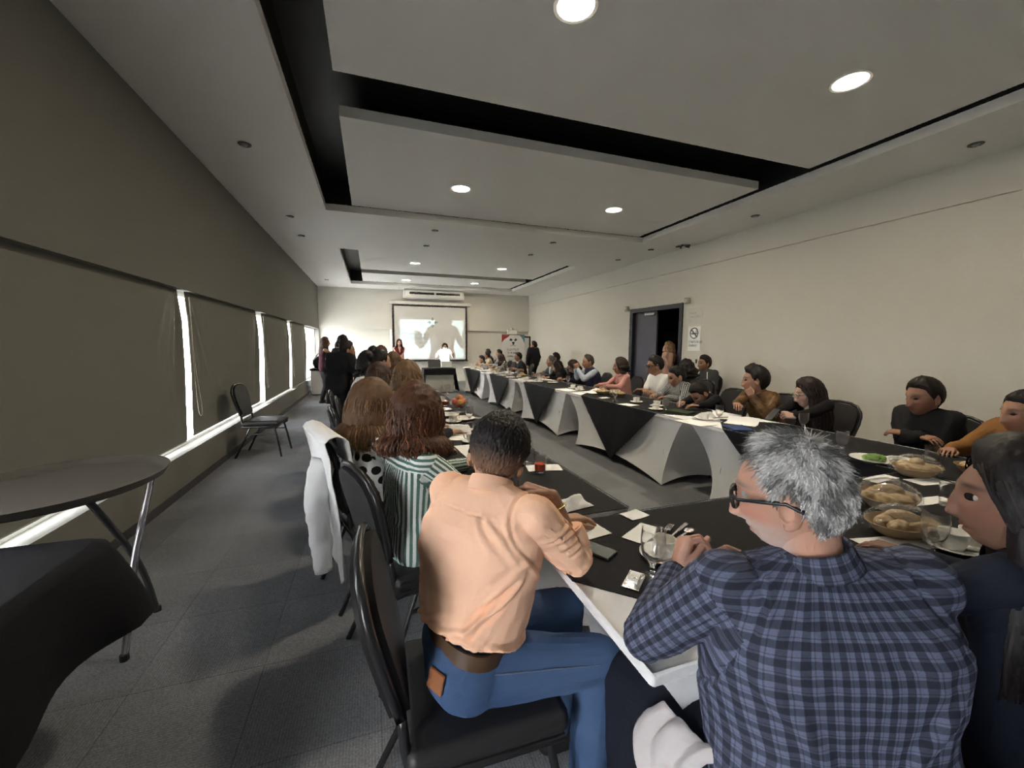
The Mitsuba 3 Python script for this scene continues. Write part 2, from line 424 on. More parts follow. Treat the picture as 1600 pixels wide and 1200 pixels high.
for a in range(4):
    c, s = math.cos(a * PI / 2), math.sin(a * PI / 2)
    for q in ([(0.05, 0), (0.13, 0.07), (0.13, -0.07)], [(0.12, 0.02), (0.19, 0.02), (0.19, -0.02), (0.12, -0.02)]):
        m = extrude([(px * c - py * s, px * s + py * c) for px, py in q], 0.002)
        v = m.vertices.copy()
        m.vertices = np.stack([v[:, 0] + 2.24, SY + 0.005 - v[:, 2], v[:, 1] + 2.31], 1)
        logo.append(m)
part(k, 'slide_emblem', cat(*logo), mat((0.22, 0.26, 0.27), 0.8))
part(k, 'slide_shade', trimesh.Trimesh([[0.98, SY + 0.0055, 2.49], [1.86, SY + 0.0055, 2.49], [1.2, SY + 0.0055, 1.95], [0.98, SY + 0.0055, 1.95]], [[0, 2, 1], [0, 3, 2]], process=False), mat((0.55, 0.55, 0.53), 0.85))

k = thing('upright_board', 'bright white upright board beside the left edge of the projection screen', 'board')
part(k, 'board', cat(rbox(0.66, 0.735, 15.90, 16.12, 0.0, 2.02, 0.01)), mat((0.85, 0.85, 0.80), 0.6))
k = thing('emergency_light', 'white emergency light box on the back wall above the banner', 'emergency light')
part(k, 'box', cat(rbox(5.30, 5.72, 15.98, 16.06, 1.86, 2.08, 0.02)), mat((0.85, 0.84, 0.78), 0.4))
part(k, 'lamp_head', lathe([(0, 0.10), (0.05, 0.09), (0.06, 0.02), (0.03, 0), (0, 0)], 14), mat((0.5, 0.5, 0.48), 0.4), at=place(5.48, 16.0, 2.08))
for y, lab in ((9.03, 'small grey emergency lamp left of the doorway'), (6.92, 'small grey emergency lamp right of the doorway')):
    k = thing('wall_lamp', lab, 'lamp', 'lamps beside the doorway')
    part(k, 'housing', cat(rbox(XR - 0.09, XR, y - 0.06, y + 0.06, 2.34, 2.47, 0.025)), mat((0.42, 0.41, 0.38), 0.5), smooth=40)
    part(k, 'lens', lathe([(0, 0), (0.045, 0), (0.04, 0.02), (0, 0.03)], 14), mat((0.6, 0.59, 0.55), 0.3), at=T4().translate([XR - 0.09, y, 2.40]).rotate([0, 1, 0], -90))


def on_right_wall(m, y, z, off=0.0):
    """xy mesh (x right, y up) put on the right wall, facing -x; its right is -y"""
    m = m.copy()
    v = m.vertices.copy()
    m.vertices = np.stack([XR - off - v[:, 2], y - v[:, 0], z + v[:, 1]], 1)
    return m


k = thing('no_smoking_sign', 'white no smoking sign on the right wall beside the doorway', 'sign')
part(k, 'panel', on_right_wall(box(-0.17, 0.17, -0.25, 0.25, 0, 0.006), 6.72, 1.62), mat((0.80, 0.80, 0.77), 0.4))
ring = lathe([(0.095, 0.006), (0.115, 0.006), (0.115, 0.009), (0.095, 0.009), (0.095, 0.006)], 32)
ring.apply_translation((0.0, 0.11, 0))
slash = box(-0.1, 0.1, -0.011, 0.011, 0.006, 0.009)
slash.apply_transform(trimesh.transformations.rotation_matrix(-PI / 4, (0, 0, 1)))
slash.apply_translation((0, 0.11, 0))
cig = box(-0.075, 0.075, -0.014, 0.014, 0.006, 0.0085)
cig.apply_translation((0, 0.10, 0))
smoke = tube([(0.06, 0.125, 0.007), (0.05, 0.145, 0.007), (0.065, 0.165, 0.007)], 0.005, 6)
part(k, 'symbol', on_right_wall(cat(ring, slash, cig, smoke), 6.72, 1.62), 'black_paint')
tx = [meshkit.text_mesh('PROHIBIDO', 0.045, 0.002), meshkit.text_mesh('FUMAR', 0.045, 0.002)]
for i, m in enumerate(tx):
    m.apply_translation((-0.135, -0.09 - 0.075 * i, 0.006))
    part(k, 'lettering', on_right_wall(m, 6.72, 1.62), mat((0.12, 0.12, 0.12), 0.6))
k = thing('wall_plaque', 'faint clear plaque with small lettering above the no smoking sign', 'plaque')
part(k, 'panel', on_right_wall(box(-0.2, 0.2, -0.16, 0.16, 0, 0.004), 6.72, 2.08), mat((0.60, 0.585, 0.53), 0.4))
tx = [meshkit.text_mesh('SALON', 0.04, 0.001), meshkit.text_mesh('CAPACIDAD', 0.04, 0.001), meshkit.text_mesh('50', 0.035, 0.001)]
for i, m in enumerate(tx):
    m.apply_translation((-0.16, 0.04 - 0.075 * i, 0.004))
    part(k, 'lettering', on_right_wall(m, 6.72, 2.08), mat((0.38, 0.37, 0.34), 0.6))
for y, z, lab in ((6.98, 1.18, 'white light switch plate on the right wall by the door frame'), (6.62, 1.16, 'small black wall control below the no smoking sign')):
    dark = 'black' in lab
    k = thing('wall_switch', lab, 'switch')
    part(k, 'plate', on_right_wall(tm(rbox(-0.05, 0.05, -0.07, 0.07, 0, 0.008, 0.003)), y, z), mat((0.55, 0.54, 0.49), 0.4))
    part(k, 'rocker', on_right_wall(tm(rbox(-0.022, 0.022, -0.04, 0.04, 0.004, 0.018, 0.003)), y, z), 'black_paint' if dark else mat((0.5, 0.49, 0.45), 0.4))

# ---- banners in the far corner
def banner(k, x0, x1, y, z0, z1, mats):
    part(k, 'print', box(x0, x1, y, y + 0.004, z0, z1), mat((0.66, 0.65, 0.64), 0.6))
    part(k, 'base', tm(rbox(x0 - 0.02, x1 + 0.02, y - 0.06, y + 0.08, 0.0, 0.09, 0.02)), 'black_metal')
    part(k, 'top_bar', tm(rbox(x0, x1, y - 0.012, y + 0.016, z1 - 0.005, z1 + 0.025, 0.006)), mats)
    part(k, 'pole', tube([((x0 + x1) / 2, y + 0.03, 0.05), ((x0 + x1) / 2, y + 0.03, z1)], 0.012), 'chrome')


def flat_y(poly, y, d=0.002):
    m = extrude(poly, d)
    v = m.vertices.copy()
    m.vertices = np.stack([v[:, 0], y - v[:, 2], v[:, 1]], 1)
    return m


k = thing('rollup_banner', 'white roll-up banner with red and blue corners and dark emblem, far right corner', 'banner')
bx0, bx1, by, bz = 4.72, 5.66, 14.95, 1.86
banner(k, bx0, bx1, by, 0.09, bz, mat((0.3, 0.3, 0.3), 0.4))
part(k, 'red_corner', flat_y([(bx0, bz - 0.01), (bx0 + 0.33, bz - 0.01), (bx0 + 0.25, bz - 0.09), (bx0 + 0.08, bz - 0.2), (bx0, bz - 0.33)], by), mat((0.30, 0.035, 0.04), 0.5))
part(k, 'blue_corner', flat_y([(bx1, bz - 0.01), (bx1 - 0.22, bz - 0.01), (bx1 - 0.12, bz - 0.1), (bx1 - 0.06, bz - 0.22), (bx1, bz - 0.33)], by), mat((0.10, 0.22, 0.27), 0.5))
cx, cz = (bx0 + bx1) / 2, bz - 0.24
em = [flat_y([(cx + sx * 0.02, cz + 0.03), (cx + sx * 0.09, cz + 0.10), (cx + sx * 0.17, cz + 0.05), (cx + sx * 0.10, cz - 0.01)], by) for sx in (-1, 1)]
em.append(flat_y([(cx - 0.06, cz - 0.03), (cx + 0.06, cz - 0.03), (cx + 0.03, cz - 0.13), (cx, cz - 0.16), (cx - 0.03, cz - 0.13)], by))
part(k, 'emblem', cat(*em), mat((0.02, 0.02, 0.025), 0.6))
for m_ in (lettering('EL JUSTO DE', 0.07, cx - 0.25, by, bz - 0.60, bold=True, width=0.48), lettering('TU MOMENTO', 0.07, cx - 0.25, by, bz - 0.73, bold=True, width=0.52), lettering('QUERETARO', 0.07, cx - 0.25, by, bz - 0.86, bold=True, width=0.48), lettering('TU VOZ', 0.06, cx - 0.2, by, bz - 0.99, width=0.28),):
    part(k, 'lettering', m_, mat((0.05, 0.05, 0.055), 0.6))
part(k, 'small_print', lettering('NACIONAL', 0.04, cx - 0.13, by, bz - 0.44, width=0.26), mat((0.10, 0.10, 0.10), 0.6))
k = thing('easel_board', 'narrow pale board with a dark frame standing behind the roll-up banner', 'board')
part(k, 'panel', box(5.66, 6.06, 15.45, 15.47, 0.5, 1.78), mat((0.55, 0.55, 0.53), 0.6))
part(k, 'frame', cat(box(5.62, 6.10, 15.43, 15.48, 1.76, 1.82), box(6.04, 6.10, 15.43, 15.48, 0.3, 1.8), box(5.62, 5.67, 15.43, 15.48, 0.3, 1.8)), 'black_metal')
part(k, 'leg', cat(tube([(5.66, 15.45, 0.4), (5.64, 15.4, 0.0)], 0.015), tube([(6.06, 15.45, 0.4), (6.08, 15.4, 0.0)], 0.015), tube([(5.86, 15.5, 0.5), (5.86, 15.85, 0.0)], 0.015)), 'black_metal')
# ================================================================ tables and chairs
def spandex(L, W, h=TZ - 0.006, gap=0.0):
    """stretch cover, long side along y, centred at the origin"""
    def corner(v, sx, sy):
        ly = 0.30 * (1 - (1 - v) ** 2.2) - 0.03 * v ** 6
        wx = 0.05 * np.sin(PI * np.clip(v, 0, 1)) - 0.01 * v ** 5
        return sx * (W / 2 - wx), sy * (L / 2 - ly)
    ms = []
    cs = [(1, -1), (1, 1), (-1, 1), (-1, -1)]
    for i in range(4):
        a, b = cs[i], cs[(i + 1) % 4]
        longside = a[0] == b[0]
        def fn(u, v):
            ax, ay = corner(v, *a)
            bx, by = corner(v, *b)
            x, y = ax + (bx - ax) * u, ay + (by - ay) * u
            bow = (0.05 if longside else 0.03) * np.sin(PI * u) * np.sin(PI * np.clip(v * 0.85, 0, 1))
            if longside:
                x = x - a[0] * bow
            else:
                y = y - a[1] * bow
            z = h * (1 - v) + v ** 3 * (0.10 if longside else 0.06) * 4 * u * (1 - u) + 0.012
            return np.stack([x, y, z], -1)
        ms.append(sheet(fn, 25 if longside else 15, 22))
    top = tm(rbox(-W / 2, W / 2, -L / 2, L / 2, h - 0.03, h + 0.006, 0.012))
    return trimesh.util.concatenate(ms + [top])


def overlay(L, W, full=False, drops=(0.70, 0.70), cut=None):
    """black cloth laid cornerwise: its top and one hanging triangle on each long side"""
    t = 0.004
    h, e = L / 2 - W / 2 - 0.02, L / 2 - 0.01
    w = W / 2 + 0.006
    if full:
        poly, h = [(-w, -e), (w, -e), (w, e), (-w, e)], e
    elif cut:
        poly = cut
    else:
        poly = [(0, -e), (w, -h), (w, h), (0, e), (-w, h), (-w, -h)]
    top = extrude(poly, t)
    top.apply_translation((0, 0, TZ))
    ms = [top]
    for sx, drop in zip((1, -1), drops):
        if drop <= 0:
            continue
        def fn(u, v):
            y = (u - 0.5) * 2 * h * (1 - v * 0.985)
            x = sx * (W / 2 + 0.008 + 0.010 * np.sin(PI * v) * np.sin(u * 9) + 0.02 * v)
            z = TZ + t - v * drop
            return np.stack([x + 0 * y, y, z], -1)
        ms.append(sheet(fn, 21, 20, 0.003))
    return trimesh.util.concatenate(ms)


def table_legs(L, W):
    out = []
    for sy in (-1, 1):
        for sx in (-1, 1):
            out.append(tube([(sx * (W / 2 - 0.09), sy * (L / 2 - 0.36), TZ - 0.04), (sx * (W / 2 - 0.05), sy * (L / 2 - 0.32), 0.0)], 0.014, 8))
    return out


def banquet_table(x, y, deg, L, W, label, group=None, **kw):
    k = thing('banquet_table', label, 'table', 'tables with stretch covers')
    at = place(x, y, 0, deg)
    part(k, 'stretch_cover', spandex(L, W), 'white_cloth', smooth=35, at=at)
    for m in table_legs(L, W):
        part(k, 'leg', m, 'black_metal', smooth=True, at=at)
    part(k, 'black_overlay', overlay(L, W, **kw), 'black_cloth', smooth=30, at=at)
    return k


TL, TW = 2.40, 0.75
RXE = lambda y: 2.905 - 0.0165 * y          # inner edge of the right-hand row
for i, (a, b, lab) in enumerate([(0.70, 3.10, 'table of the right row nearest the camera, white stretch cover and black cloth'), (3.13, 5.56, 'second table of the right row, its black cloth hanging in the largest full triangle'),
                                 (5.59, 7.80, 'third table of the right row with black triangle over white stretch cover'), (7.83, 10.10, 'fourth table of the right row with black triangle over white stretch cover'),
                                 (10.14, 12.70, 'farthest table of the right row, nearest the roll-up banner')]):
    banquet_table(RXE((a + b) / 2) + TW / 2, (a + b) / 2, 0.95, b - a - 0.03, TW, lab)
LXE = lambda y: 1.085 - 0.022 * y            # inner edge of the left-hand row
for i, (a, b, lab) in enumerate([(1.44, 3.82, 'black-covered table of the left row in front of the man in the peach shirt'), (3.85, 6.25, 'second table of the left row with black cloth and fruit bowl'),
                                 (6.28, 8.68, 'third table of the left row behind the standing dark suit'), (8.71, 11.1, 'farthest table of the left row')]):
    banquet_table(LXE((a + b) / 2) - TW / 2, (a + b) / 2, 1.26, b - a - 0.03, TW, lab, full=True)
banquet_table(1.74, 1.05, 90, 2.36, 0.75, 'head table across the near end, in front of the man in the plaid shirt', cut=[(-0.381, -0.80), (0.0, -1.17), (0.381, -1.17), (0.381, 1.18), (0.0, 1.18), (-0.381, 0.80)], drops=(0.70, 0.66))


# ---- chairs
def chair_shapes():
    S = {}
    seat = rbox(-0.215, 0.215, -0.22, 0.22, 0.405, 0.475, 0.03)
    S['seat'] = mikit.ply(seat, 'vinyl', smooth=40)
    S['seat_frame'] = mikit.ply(cat(tube([(-0.2, -0.21, 0.395), (0.2, -0.21, 0.395), (0.2, 0.2, 0.395), (-0.2, 0.2, 0.395)], 0.012, 8, closed=True)), 'black_metal', smooth=True)
    # backrest: crown outline, padded, leaning back (towards -y)
    out = [(-0.165, 0.0), (0.165, 0.0), (0.19, 0.10), (0.213, 0.22), (0.216, 0.29), (0.205, 0.335), (0.165, 0.385), (0.10, 0.41), (0, 0.418), (-0.10, 0.41), (-0.165, 0.385), (-0.205, 0.335), (-0.216, 0.29), (-0.213, 0.22), (-0.19, 0.10)]
    cs = CrossSection([out])
    core = Manifold.extrude(cs, 0.026).translate((0, 0, -0.013))
    pad = Manifold.extrude(cs.offset(-0.016), 0.052).translate((0, 0, -0.026))
    M = np.eye(4)
    a = math.radians(13)
    # local (x, y=height, z=thickness) -> world
    M[:3, :3] = np.stack([[1, 0, 0], [0, -math.sin(a), math.cos(a)], [0, -math.cos(a), -math.sin(a)]], 1)
    M[:3, 3] = (0, -0.225, 0.53)
    back = tm(pad).copy()
    back.apply_transform(M)
    S['backrest'] = mikit.ply(back, 'vinyl', smooth=40)
    edge = [np.array([x, y, 0.0]) for x, y in out]
    e = trimesh.util.concatenate([tube(np.array(edge), 0.013, 8, closed=True)])
    e.apply_transform(M)
    S['back_frame'] = mikit.ply(e, 'black_metal', smooth=True)
    for i, sx in enumerate((-1, 1)):
        S[f'post{i}'] = mikit.ply(tube(bez([(sx * 0.165, -0.225, 0.54), (sx * 0.178, -0.215, 0.45), (sx * 0.19, -0.19, 0.40), (sx * 0.2, -0.12, 0.388)], 5), 0.013, 8), 'black_metal', smooth=True)
        S[f'rear{i}'] = mikit.ply(tube([(sx * 0.195, -0.12, 0.39), (sx * 0.205, -0.20, 0.2), (sx * 0.215, -0.30, 0.0)], 0.012, 8), 'black_metal', smooth=True)
        S[f'front{i}'] = mikit.ply(tube([(sx * 0.195, 0.16, 0.39), (sx * 0.205, 0.20, 0.2), (sx * 0.215, 0.235, 0.0)], 0.012, 8), 'black_metal', smooth=True)
        S[f'rail{i}'] = mikit.ply(tube([(sx * 0.2, -0.165, 0.30), (sx * 0.203, 0.185, 0.30)], 0.009, 8), 'black_metal', smooth=True)
    return S


CH = chair_shapes()


def chair(x, y, face, label, group=None):
    """face: the way the sitter looks, degrees clockwise from +y"""
    k = thing('banquet_chair', label, 'chair', 'black banquet chairs')
    at = place(x, y, 0, -face)
    for n, nm in (('seat', 'seat'), ('backrest', 'backrest'), ('back_frame', 'backrest__frame'), ('seat_frame', 'seat_frame'), ('post0', 'back_post'), ('post1', 'back_post'), ('rear0', 'leg'), ('rear1', 'leg'), ('front0', 'leg'), ('front1', 'leg'), ('rail0', 'stretcher'), ('rail1', 'stretcher')):
        reuse(k, nm, CH[n], at)
    return k


chair(-1.36, 6.12, 96, 'lone empty black chair against the blinds, facing the aisle')
chair(2.55, 14.75, 178, 'empty black chair beyond the projector table, beside the presenter')
chair(4.05, 6.42, -88, 'empty black chair between the navy vest man and the woman in pink')

# ---- round tray on a folding stand by the blinds
k = thing('serving_tray', 'large oval brown serving tray resting on the folding stand by the blinds', 'tray')
prof = [(0, 0.0), (0.36, 0.0), (0.385, 0.008), (0.405, 0.03), (0.412, 0.03), (0.392, -0.002), (0.365, -0.012), (0, -0.012)]
tray = lathe(prof, 56)
tray.apply_scale((0.86, 1.02, 1.0))
tray.apply_transform(trimesh.transformations.rotation_matrix(math.radians(-14), (0, 0, 1)))
tray.apply_translation((-1.285, 2.21, 0.852))
part(k, 'pan', tray, 'tan_tray', smooth=30)
k = thing('folding_tray_stand', 'chrome folding stand with crossed tube legs under the oval tray', 'tray stand')
t1 = bez([(-1.12, 2.24, 0.0), (-1.10, 2.34, 0.42), (-1.06, 2.45, 0.78), (-1.08, 2.46, 0.83), (-1.2, 2.40, 0.83), (-1.42, 2.28, 0.83), (-1.52, 2.21, 0.82), (-1.52, 2.18, 0.75), (-1.50, 2.08, 0.4), (-1.50, 1.98, 0.0)], 6)
t2 = bez([(-1.15, 2.62, 0.0), (-1.15, 2.48, 0.35), (-1.17, 2.22, 0.75), (-1.19, 2.15, 0.825), (-1.28, 2.10, 0.83), (-1.45, 2.02, 0.83), (-1.55, 1.97, 0.82), (-1.56, 2.02, 0.74), (-1.55, 2.20, 0.38), (-1.55, 2.42, 0.0)], 6)
part(k, 'frame', tube(t1, 0.0145, 12), 'chrome', smooth=True)
part(k, 'frame', tube(t2, 0.0145, 12), mat((0.05, 0.05, 0.055), 0.3), smooth=True)
for p_ in ((-1.12, 2.24), (-1.15, 2.62), (-1.50, 1.98), (-1.55, 2.42)):
    part(k, 'foot', lathe([(0, 0), (0.018, 0), (0.018, 0.03), (0, 0.032)], 12), 'black_metal', at=place(*p_))

# ---- dark table in the left foreground under a black cloth
def cloth_table():
    x0, x1, y0, y1 = -1.66, -0.955, 0.55, 1.86
    r = 0.05
    top = []
    # rounded rectangle outline
    def outline(off, n=10):
        pts = []
        for cx_, cy_, a0 in ((x1 - r, y1 - r, 0), (x0 + r, y1 - r, 90), (x0 + r, y0 + r, 180), (x1 - r, y0 + r, 270)):
            for a in np.linspace(a0, a0 + 90, n):
                pts.append((cx_ + (r + off) * math.cos(math.radians(a)), cy_ + (r + off) * math.sin(math.radians(a))))
        return np.array(pts)
    base = outline(0)
    # more points along the sides
    P = []
    for i in range(len(base)):
        a, b = base[i], base[(i + 1) % len(base)]
        m = max(1, int(np.linalg.norm(b - a) / 0.04))
        for t in range(m):
            P.append(a + (b - a) * t / m)
    P = np.array(P)
    c = P.mean(0)
    N = len(P)
    nrm = np.roll(P, -1, 0) - np.roll(P, 1, 0)
    nrm = np.stack([nrm[:, 1], -nrm[:, 0]], 1)
    nrm /= np.linalg.norm(nrm, axis=1, keepdims=True)
    s = np.cumsum(np.linalg.norm(np.roll(P, -1, 0) - P, axis=1))
    rows = []
    cornerness = np.exp(-((P[:, 0] - x1) ** 2 + (P[:, 1] - y1) ** 2) / 0.035) + np.exp(-((P[:, 0] - x1) ** 2 + (P[:, 1] - y0) ** 2) / 0.03)
    hem = 0.30 + 0.18 * np.clip((P[:, 1] - 1.1) / 0.7, 0, 1) * (P[:, 0] > x1 - 0.2) - 0.06 * cornerness
    for j, v in enumerate(np.linspace(0, 1, 18)):
        z = TZ + 0.004 - v * (TZ - hem)
        off = 0.012 + 0.02 * v + 0.10 * cornerness * v ** 0.8 + 0.018 * v * np.sin(s * 13) + 0.004 * np.sin(v * 3)
        q = P + nrm * off[:, None]
        if j == 0:
            q = P - nrm * 0.012
            z = z + 0 * s
        rows.append(np.stack([q[:, 0], q[:, 1], z + 0 * s], 1))
    V = np.vstack(rows)
    F = []
    for j in range(17):
        for i in range(N):
            a, b = j * N + i, j * N + (i + 1) % N
            F += [[a, a + N, b + N], [a, b + N, b]]
    cidx = len(V)
    V = np.vstack([V, [c[0], c[1], TZ + 0.004]])
    for i in range(N):
        F.append([cidx, i, (i + 1) % N])
    return trimesh.Trimesh(V, F, process=False)


k = thing('service_table', 'table draped in a black cloth in the lower left foreground', 'table')
part(k, 'black_cloth', cloth_table(), 'black_cloth', smooth=45)
for sx in (-1.6, -1.2):
    for sy in (0.8, 1.65):
        part(k, 'leg', tube([(sx, sy, 0), (sx, sy, 0.74)], 0.015, 8), 'black_metal')

# ---- side table at the far left and projector table
k = thing('side_table', 'small table with white cloth skirt and black top under the bright far window', 'table')
part(k, 'skirt', tm(rbox(-1.66, -0.95, 12.75, 13.45, 0.02, 0.70, 0.02)), 'white_cloth', smooth=40)
part(k, 'top', tm(rbox(-1.68, -0.93, 12.73, 13.47, 0.70, 0.76, 0.015)), 'black_cloth')
for i, (x, y, s, lab) in enumerate([(-1.45, 13.1, 1.0, 'dark bag heaped at the left end of the far white-skirted table'), (-1.14, 13.15, 0.85, 'dark bag at the right end of the far white-skirted table')]):
    k = thing('bag', lab, 'bag')
    m = trimesh.creation.icosphere(subdivisions=3)
    v = m.vertices * np.array([0.19, 0.17, 0.2]) * s
    v += m.vertices * 0.05 * (meshkit.fbm(m.vertices * 3 + 5 * i, seed=i)[:, None] - 0.5)
    v[:, 2] = np.maximum(v[:, 2], -0.16 * s) + 0.16 * s + 0.76
    m.vertices = v + [x, y, 0]
    part(k, 'body', m, mat((0.02, 0.02, 0.024), 0.6), smooth=True)
    part(k, 'strap', tube(bez([(x - 0.1, y - 0.05, 1.05 * s + 0.03), (x, y - 0.06, 1.20 * s), (x + 0.1, y - 0.05, 1.05 * s + 0.03)], 6), 0.012, 6), mat((0.03, 0.03, 0.03), 0.5))
for i, (x, y) in enumerate([(-1.30, 12.9), (-1.02, 12.88)]):
    k = thing('water_bottle', ('clear bottle between the dark bags on the far white-skirted table', 'clear bottle at the front right of the far white-skirted table')[i], 'bottle')
    part(k, 'bottle', lathe([(0, 0), (0.032, 0), (0.034, 0.14), (0.012, 0.19), (0.012, 0.21), (0, 0.21)], 14), mat((0.75, 0.77, 0.78), 0.15), smooth=40, at=place(x, y, 0.76))
    part(k, 'cap', lathe([(0, 0.205), (0.015, 0.205), (0.015, 0.23), (0, 0.23)], 12), mat((0.8, 0.8, 0.8), 0.4), at=place(x, y, 0.76))

PX, PY = 1.92, 12.55
k = thing('projector_table', 'small table under a black cloth with a grey front carrying the projector and laptop', 'table')
part(k, 'skirt', tm(rbox(PX - 0.42, PX + 0.42, PY - 0.28, PY + 0.30, 0.02, 0.72, 0.02)), mat((0.42, 0.42, 0.39), 0.9), smooth=40)
def side_drape(sx):
    def fn(u, v):
        y = PY - 0.34 + 0.66 * u
        x = PX + sx * (0.46 + 0.12 * v + 0.02 * np.sin(u * 14) * v)
        return np.stack([x, y, TZ - v * 0.70], -1)
    return sheet(fn, 20, 10, 0.004)
part(k, 'black_cloth', cat(rbox(PX - 0.47, PX + 0.47, PY - 0.33, PY + 0.34, TZ - 0.03, TZ, 0.012), box(PX - 0.47, PX + 0.47, PY - 0.335, PY - 0.325, 0.56, TZ - 0.01), side_drape(1), side_drape(-1)), 'black_cloth', smooth=30)
k = thing('laptop', 'open dark laptop on the projector table', 'laptop')
part(k, 'keyboard_deck', tm(rbox(PX - 0.33, PX + 0.05, PY - 0.18, PY + 0.08, TZ, TZ + 0.018, 0.005)), 'black_metal')
lid = tm(rbox(-0.19, 0.19, -0.006, 0.006, 0, 0.26, 0.005))
lid.apply_transform(trimesh.transformations.rotation_matrix(math.radians(-14), (1, 0, 0)))
lid.apply_translation((PX - 0.14, PY - 0.18, TZ + 0.012))
part(k, 'screen_lid', lid, mat((0.06, 0.06, 0.065), 0.35))
hinge = tube([(PX - 0.33, PY - 0.18, TZ + 0.015), (PX + 0.05, PY - 0.18, TZ + 0.015)], 0.008, 8)
part(k, 'hinge', hinge, mat((0.25, 0.25, 0.25), 0.3))
# projector: hollow housing with a square opening in front that shapes the beam of the lamp inside
prx, prz = PX + 0.24, TZ + 0.11
k = thing('projector', 'white projector on the table beside the laptop, throwing the slide on the screen', 'projector')
ly = PY + 0.02
fx = PY + 0.20                                       # front plate
def at_front(x, z):
    t = (fx - ly) / (SY - ly)
    return prx + (x - prx) * t, prz + (z - prz) * t
a0, b0 = at_front(0.98, 0.93)
a1, b1 = at_front(3.50, 2.56)
ph = [box(prx - 0.15, a0, fx, fx + 0.006, TZ + 0.02, TZ + 0.2), box(a1, prx + 0.15, fx, fx + 0.006, TZ + 0.02, TZ + 0.2), box(a0, a1, fx, fx + 0.006, b1, TZ + 0.2), box(a0, a1, fx, fx + 0.006, TZ + 0.02, b0),
      box(prx - 0.155, prx - 0.15, PY - 0.1, fx, TZ + 0.02, TZ + 0.2), box(prx + 0.15, prx + 0.155, PY - 0.1, fx, TZ + 0.02, TZ + 0.2), box(prx - 0.155, prx + 0.155, PY - 0.105, PY - 0.1, TZ + 0.02, TZ + 0.2),
      box(prx - 0.155, prx + 0.155, PY - 0.105, fx + 0.006, TZ + 0.195, TZ + 0.2), box(prx - 0.155, prx + 0.155, PY - 0.105, fx + 0.006, TZ + 0.02, TZ + 0.025)]
part(k, 'housing', cat(*ph), mat((0.80, 0.80, 0.78), 0.4))
for sx in (-0.12, 0.12):
    for sy in (-0.07, 0.16):
        part(k, 'foot', trimesh.creation.cylinder(radius=0.012, segment=[(prx + sx, PY + sy, TZ), (prx + sx, PY + sy, TZ + 0.022)], sections=10), 'black_metal')
scene['projector_lamp'] = {'type': 'spot', 'to_world': T4().look_at(origin=[prx, ly, prz], target=[2.24, SY, 1.72], up=[0, 0, 1]), 'intensity': rgb((PROJ * 0.70, PROJ * 1.0, PROJ * 1.02)), 'cutoff_angle': 40.0, 'beam_width': 38.0}
# sheets lying by the projector table
# ================================================================ people
V = lambda *a: np.array(a, float)


def unit(v):
    v = np.asarray(v, float)
    return v / (np.linalg.norm(v) + 1e-12)


def ball(c, r, seg=16):
    return Manifold.sphere(float(r), seg).translate([float(q) for q in c])


def bone(a, ra, b, rb, seg=16):
    return Manifold.batch_hull([ball(a, ra, seg), ball(b, rb, seg)])


def hull(items, seg=16):
    return Manifold.batch_hull([ball(c, r, seg) for c, r in items])


def blend(ms, edge, iters, cut=None):
    """union, cut off below a plane, refine, smooth"""
    from manifold3d import OpType
    u = Manifold.batch_boolean(ms, OpType.Add)
    if cut is not None:
        u = u.trim_by_plane([float(q) for q in cut[1]], float(np.dot(cut[0], cut[1])))
    if edge:
        u = u.refine_to_length(edge)
    m = tm(u)
    m = trimesh.Trimesh(m.vertices, m.faces, process=True)
    if iters:
        trimesh.smoothing.filter_taubin(m, lamb=0.5, nu=0.52, iterations=iters)
    return m


def union_all_(ms):
    from manifold3d import OpType
    try:
        mans = [man(m) if not hasattr(m, 'to_mesh') else m for m in ms]
        u = Manifold.batch_boolean(mans, OpType.Add)
        r = tm(u)
        if len(r.faces) > 100:
            return trimesh.Trimesh(r.vertices, r.faces, process=True)
    except Exception:
        pass
    return trimesh.util.concatenate([tm(m) for m in ms])


_ico = {}


def ico(n):
    if n not in _ico:
        m = trimesh.creation.icosphere(subdivisions=n)
        _ico[n] = (np.array(m.vertices), np.array(m.faces))
    return _ico[n]


def G(x, s):
    return np.exp(-(x / s) ** 2)


def sst(a, b, x):
    t = np.clip((x - a) / (b - a), 0, 1)
    return t * t * (3 - 2 * t)


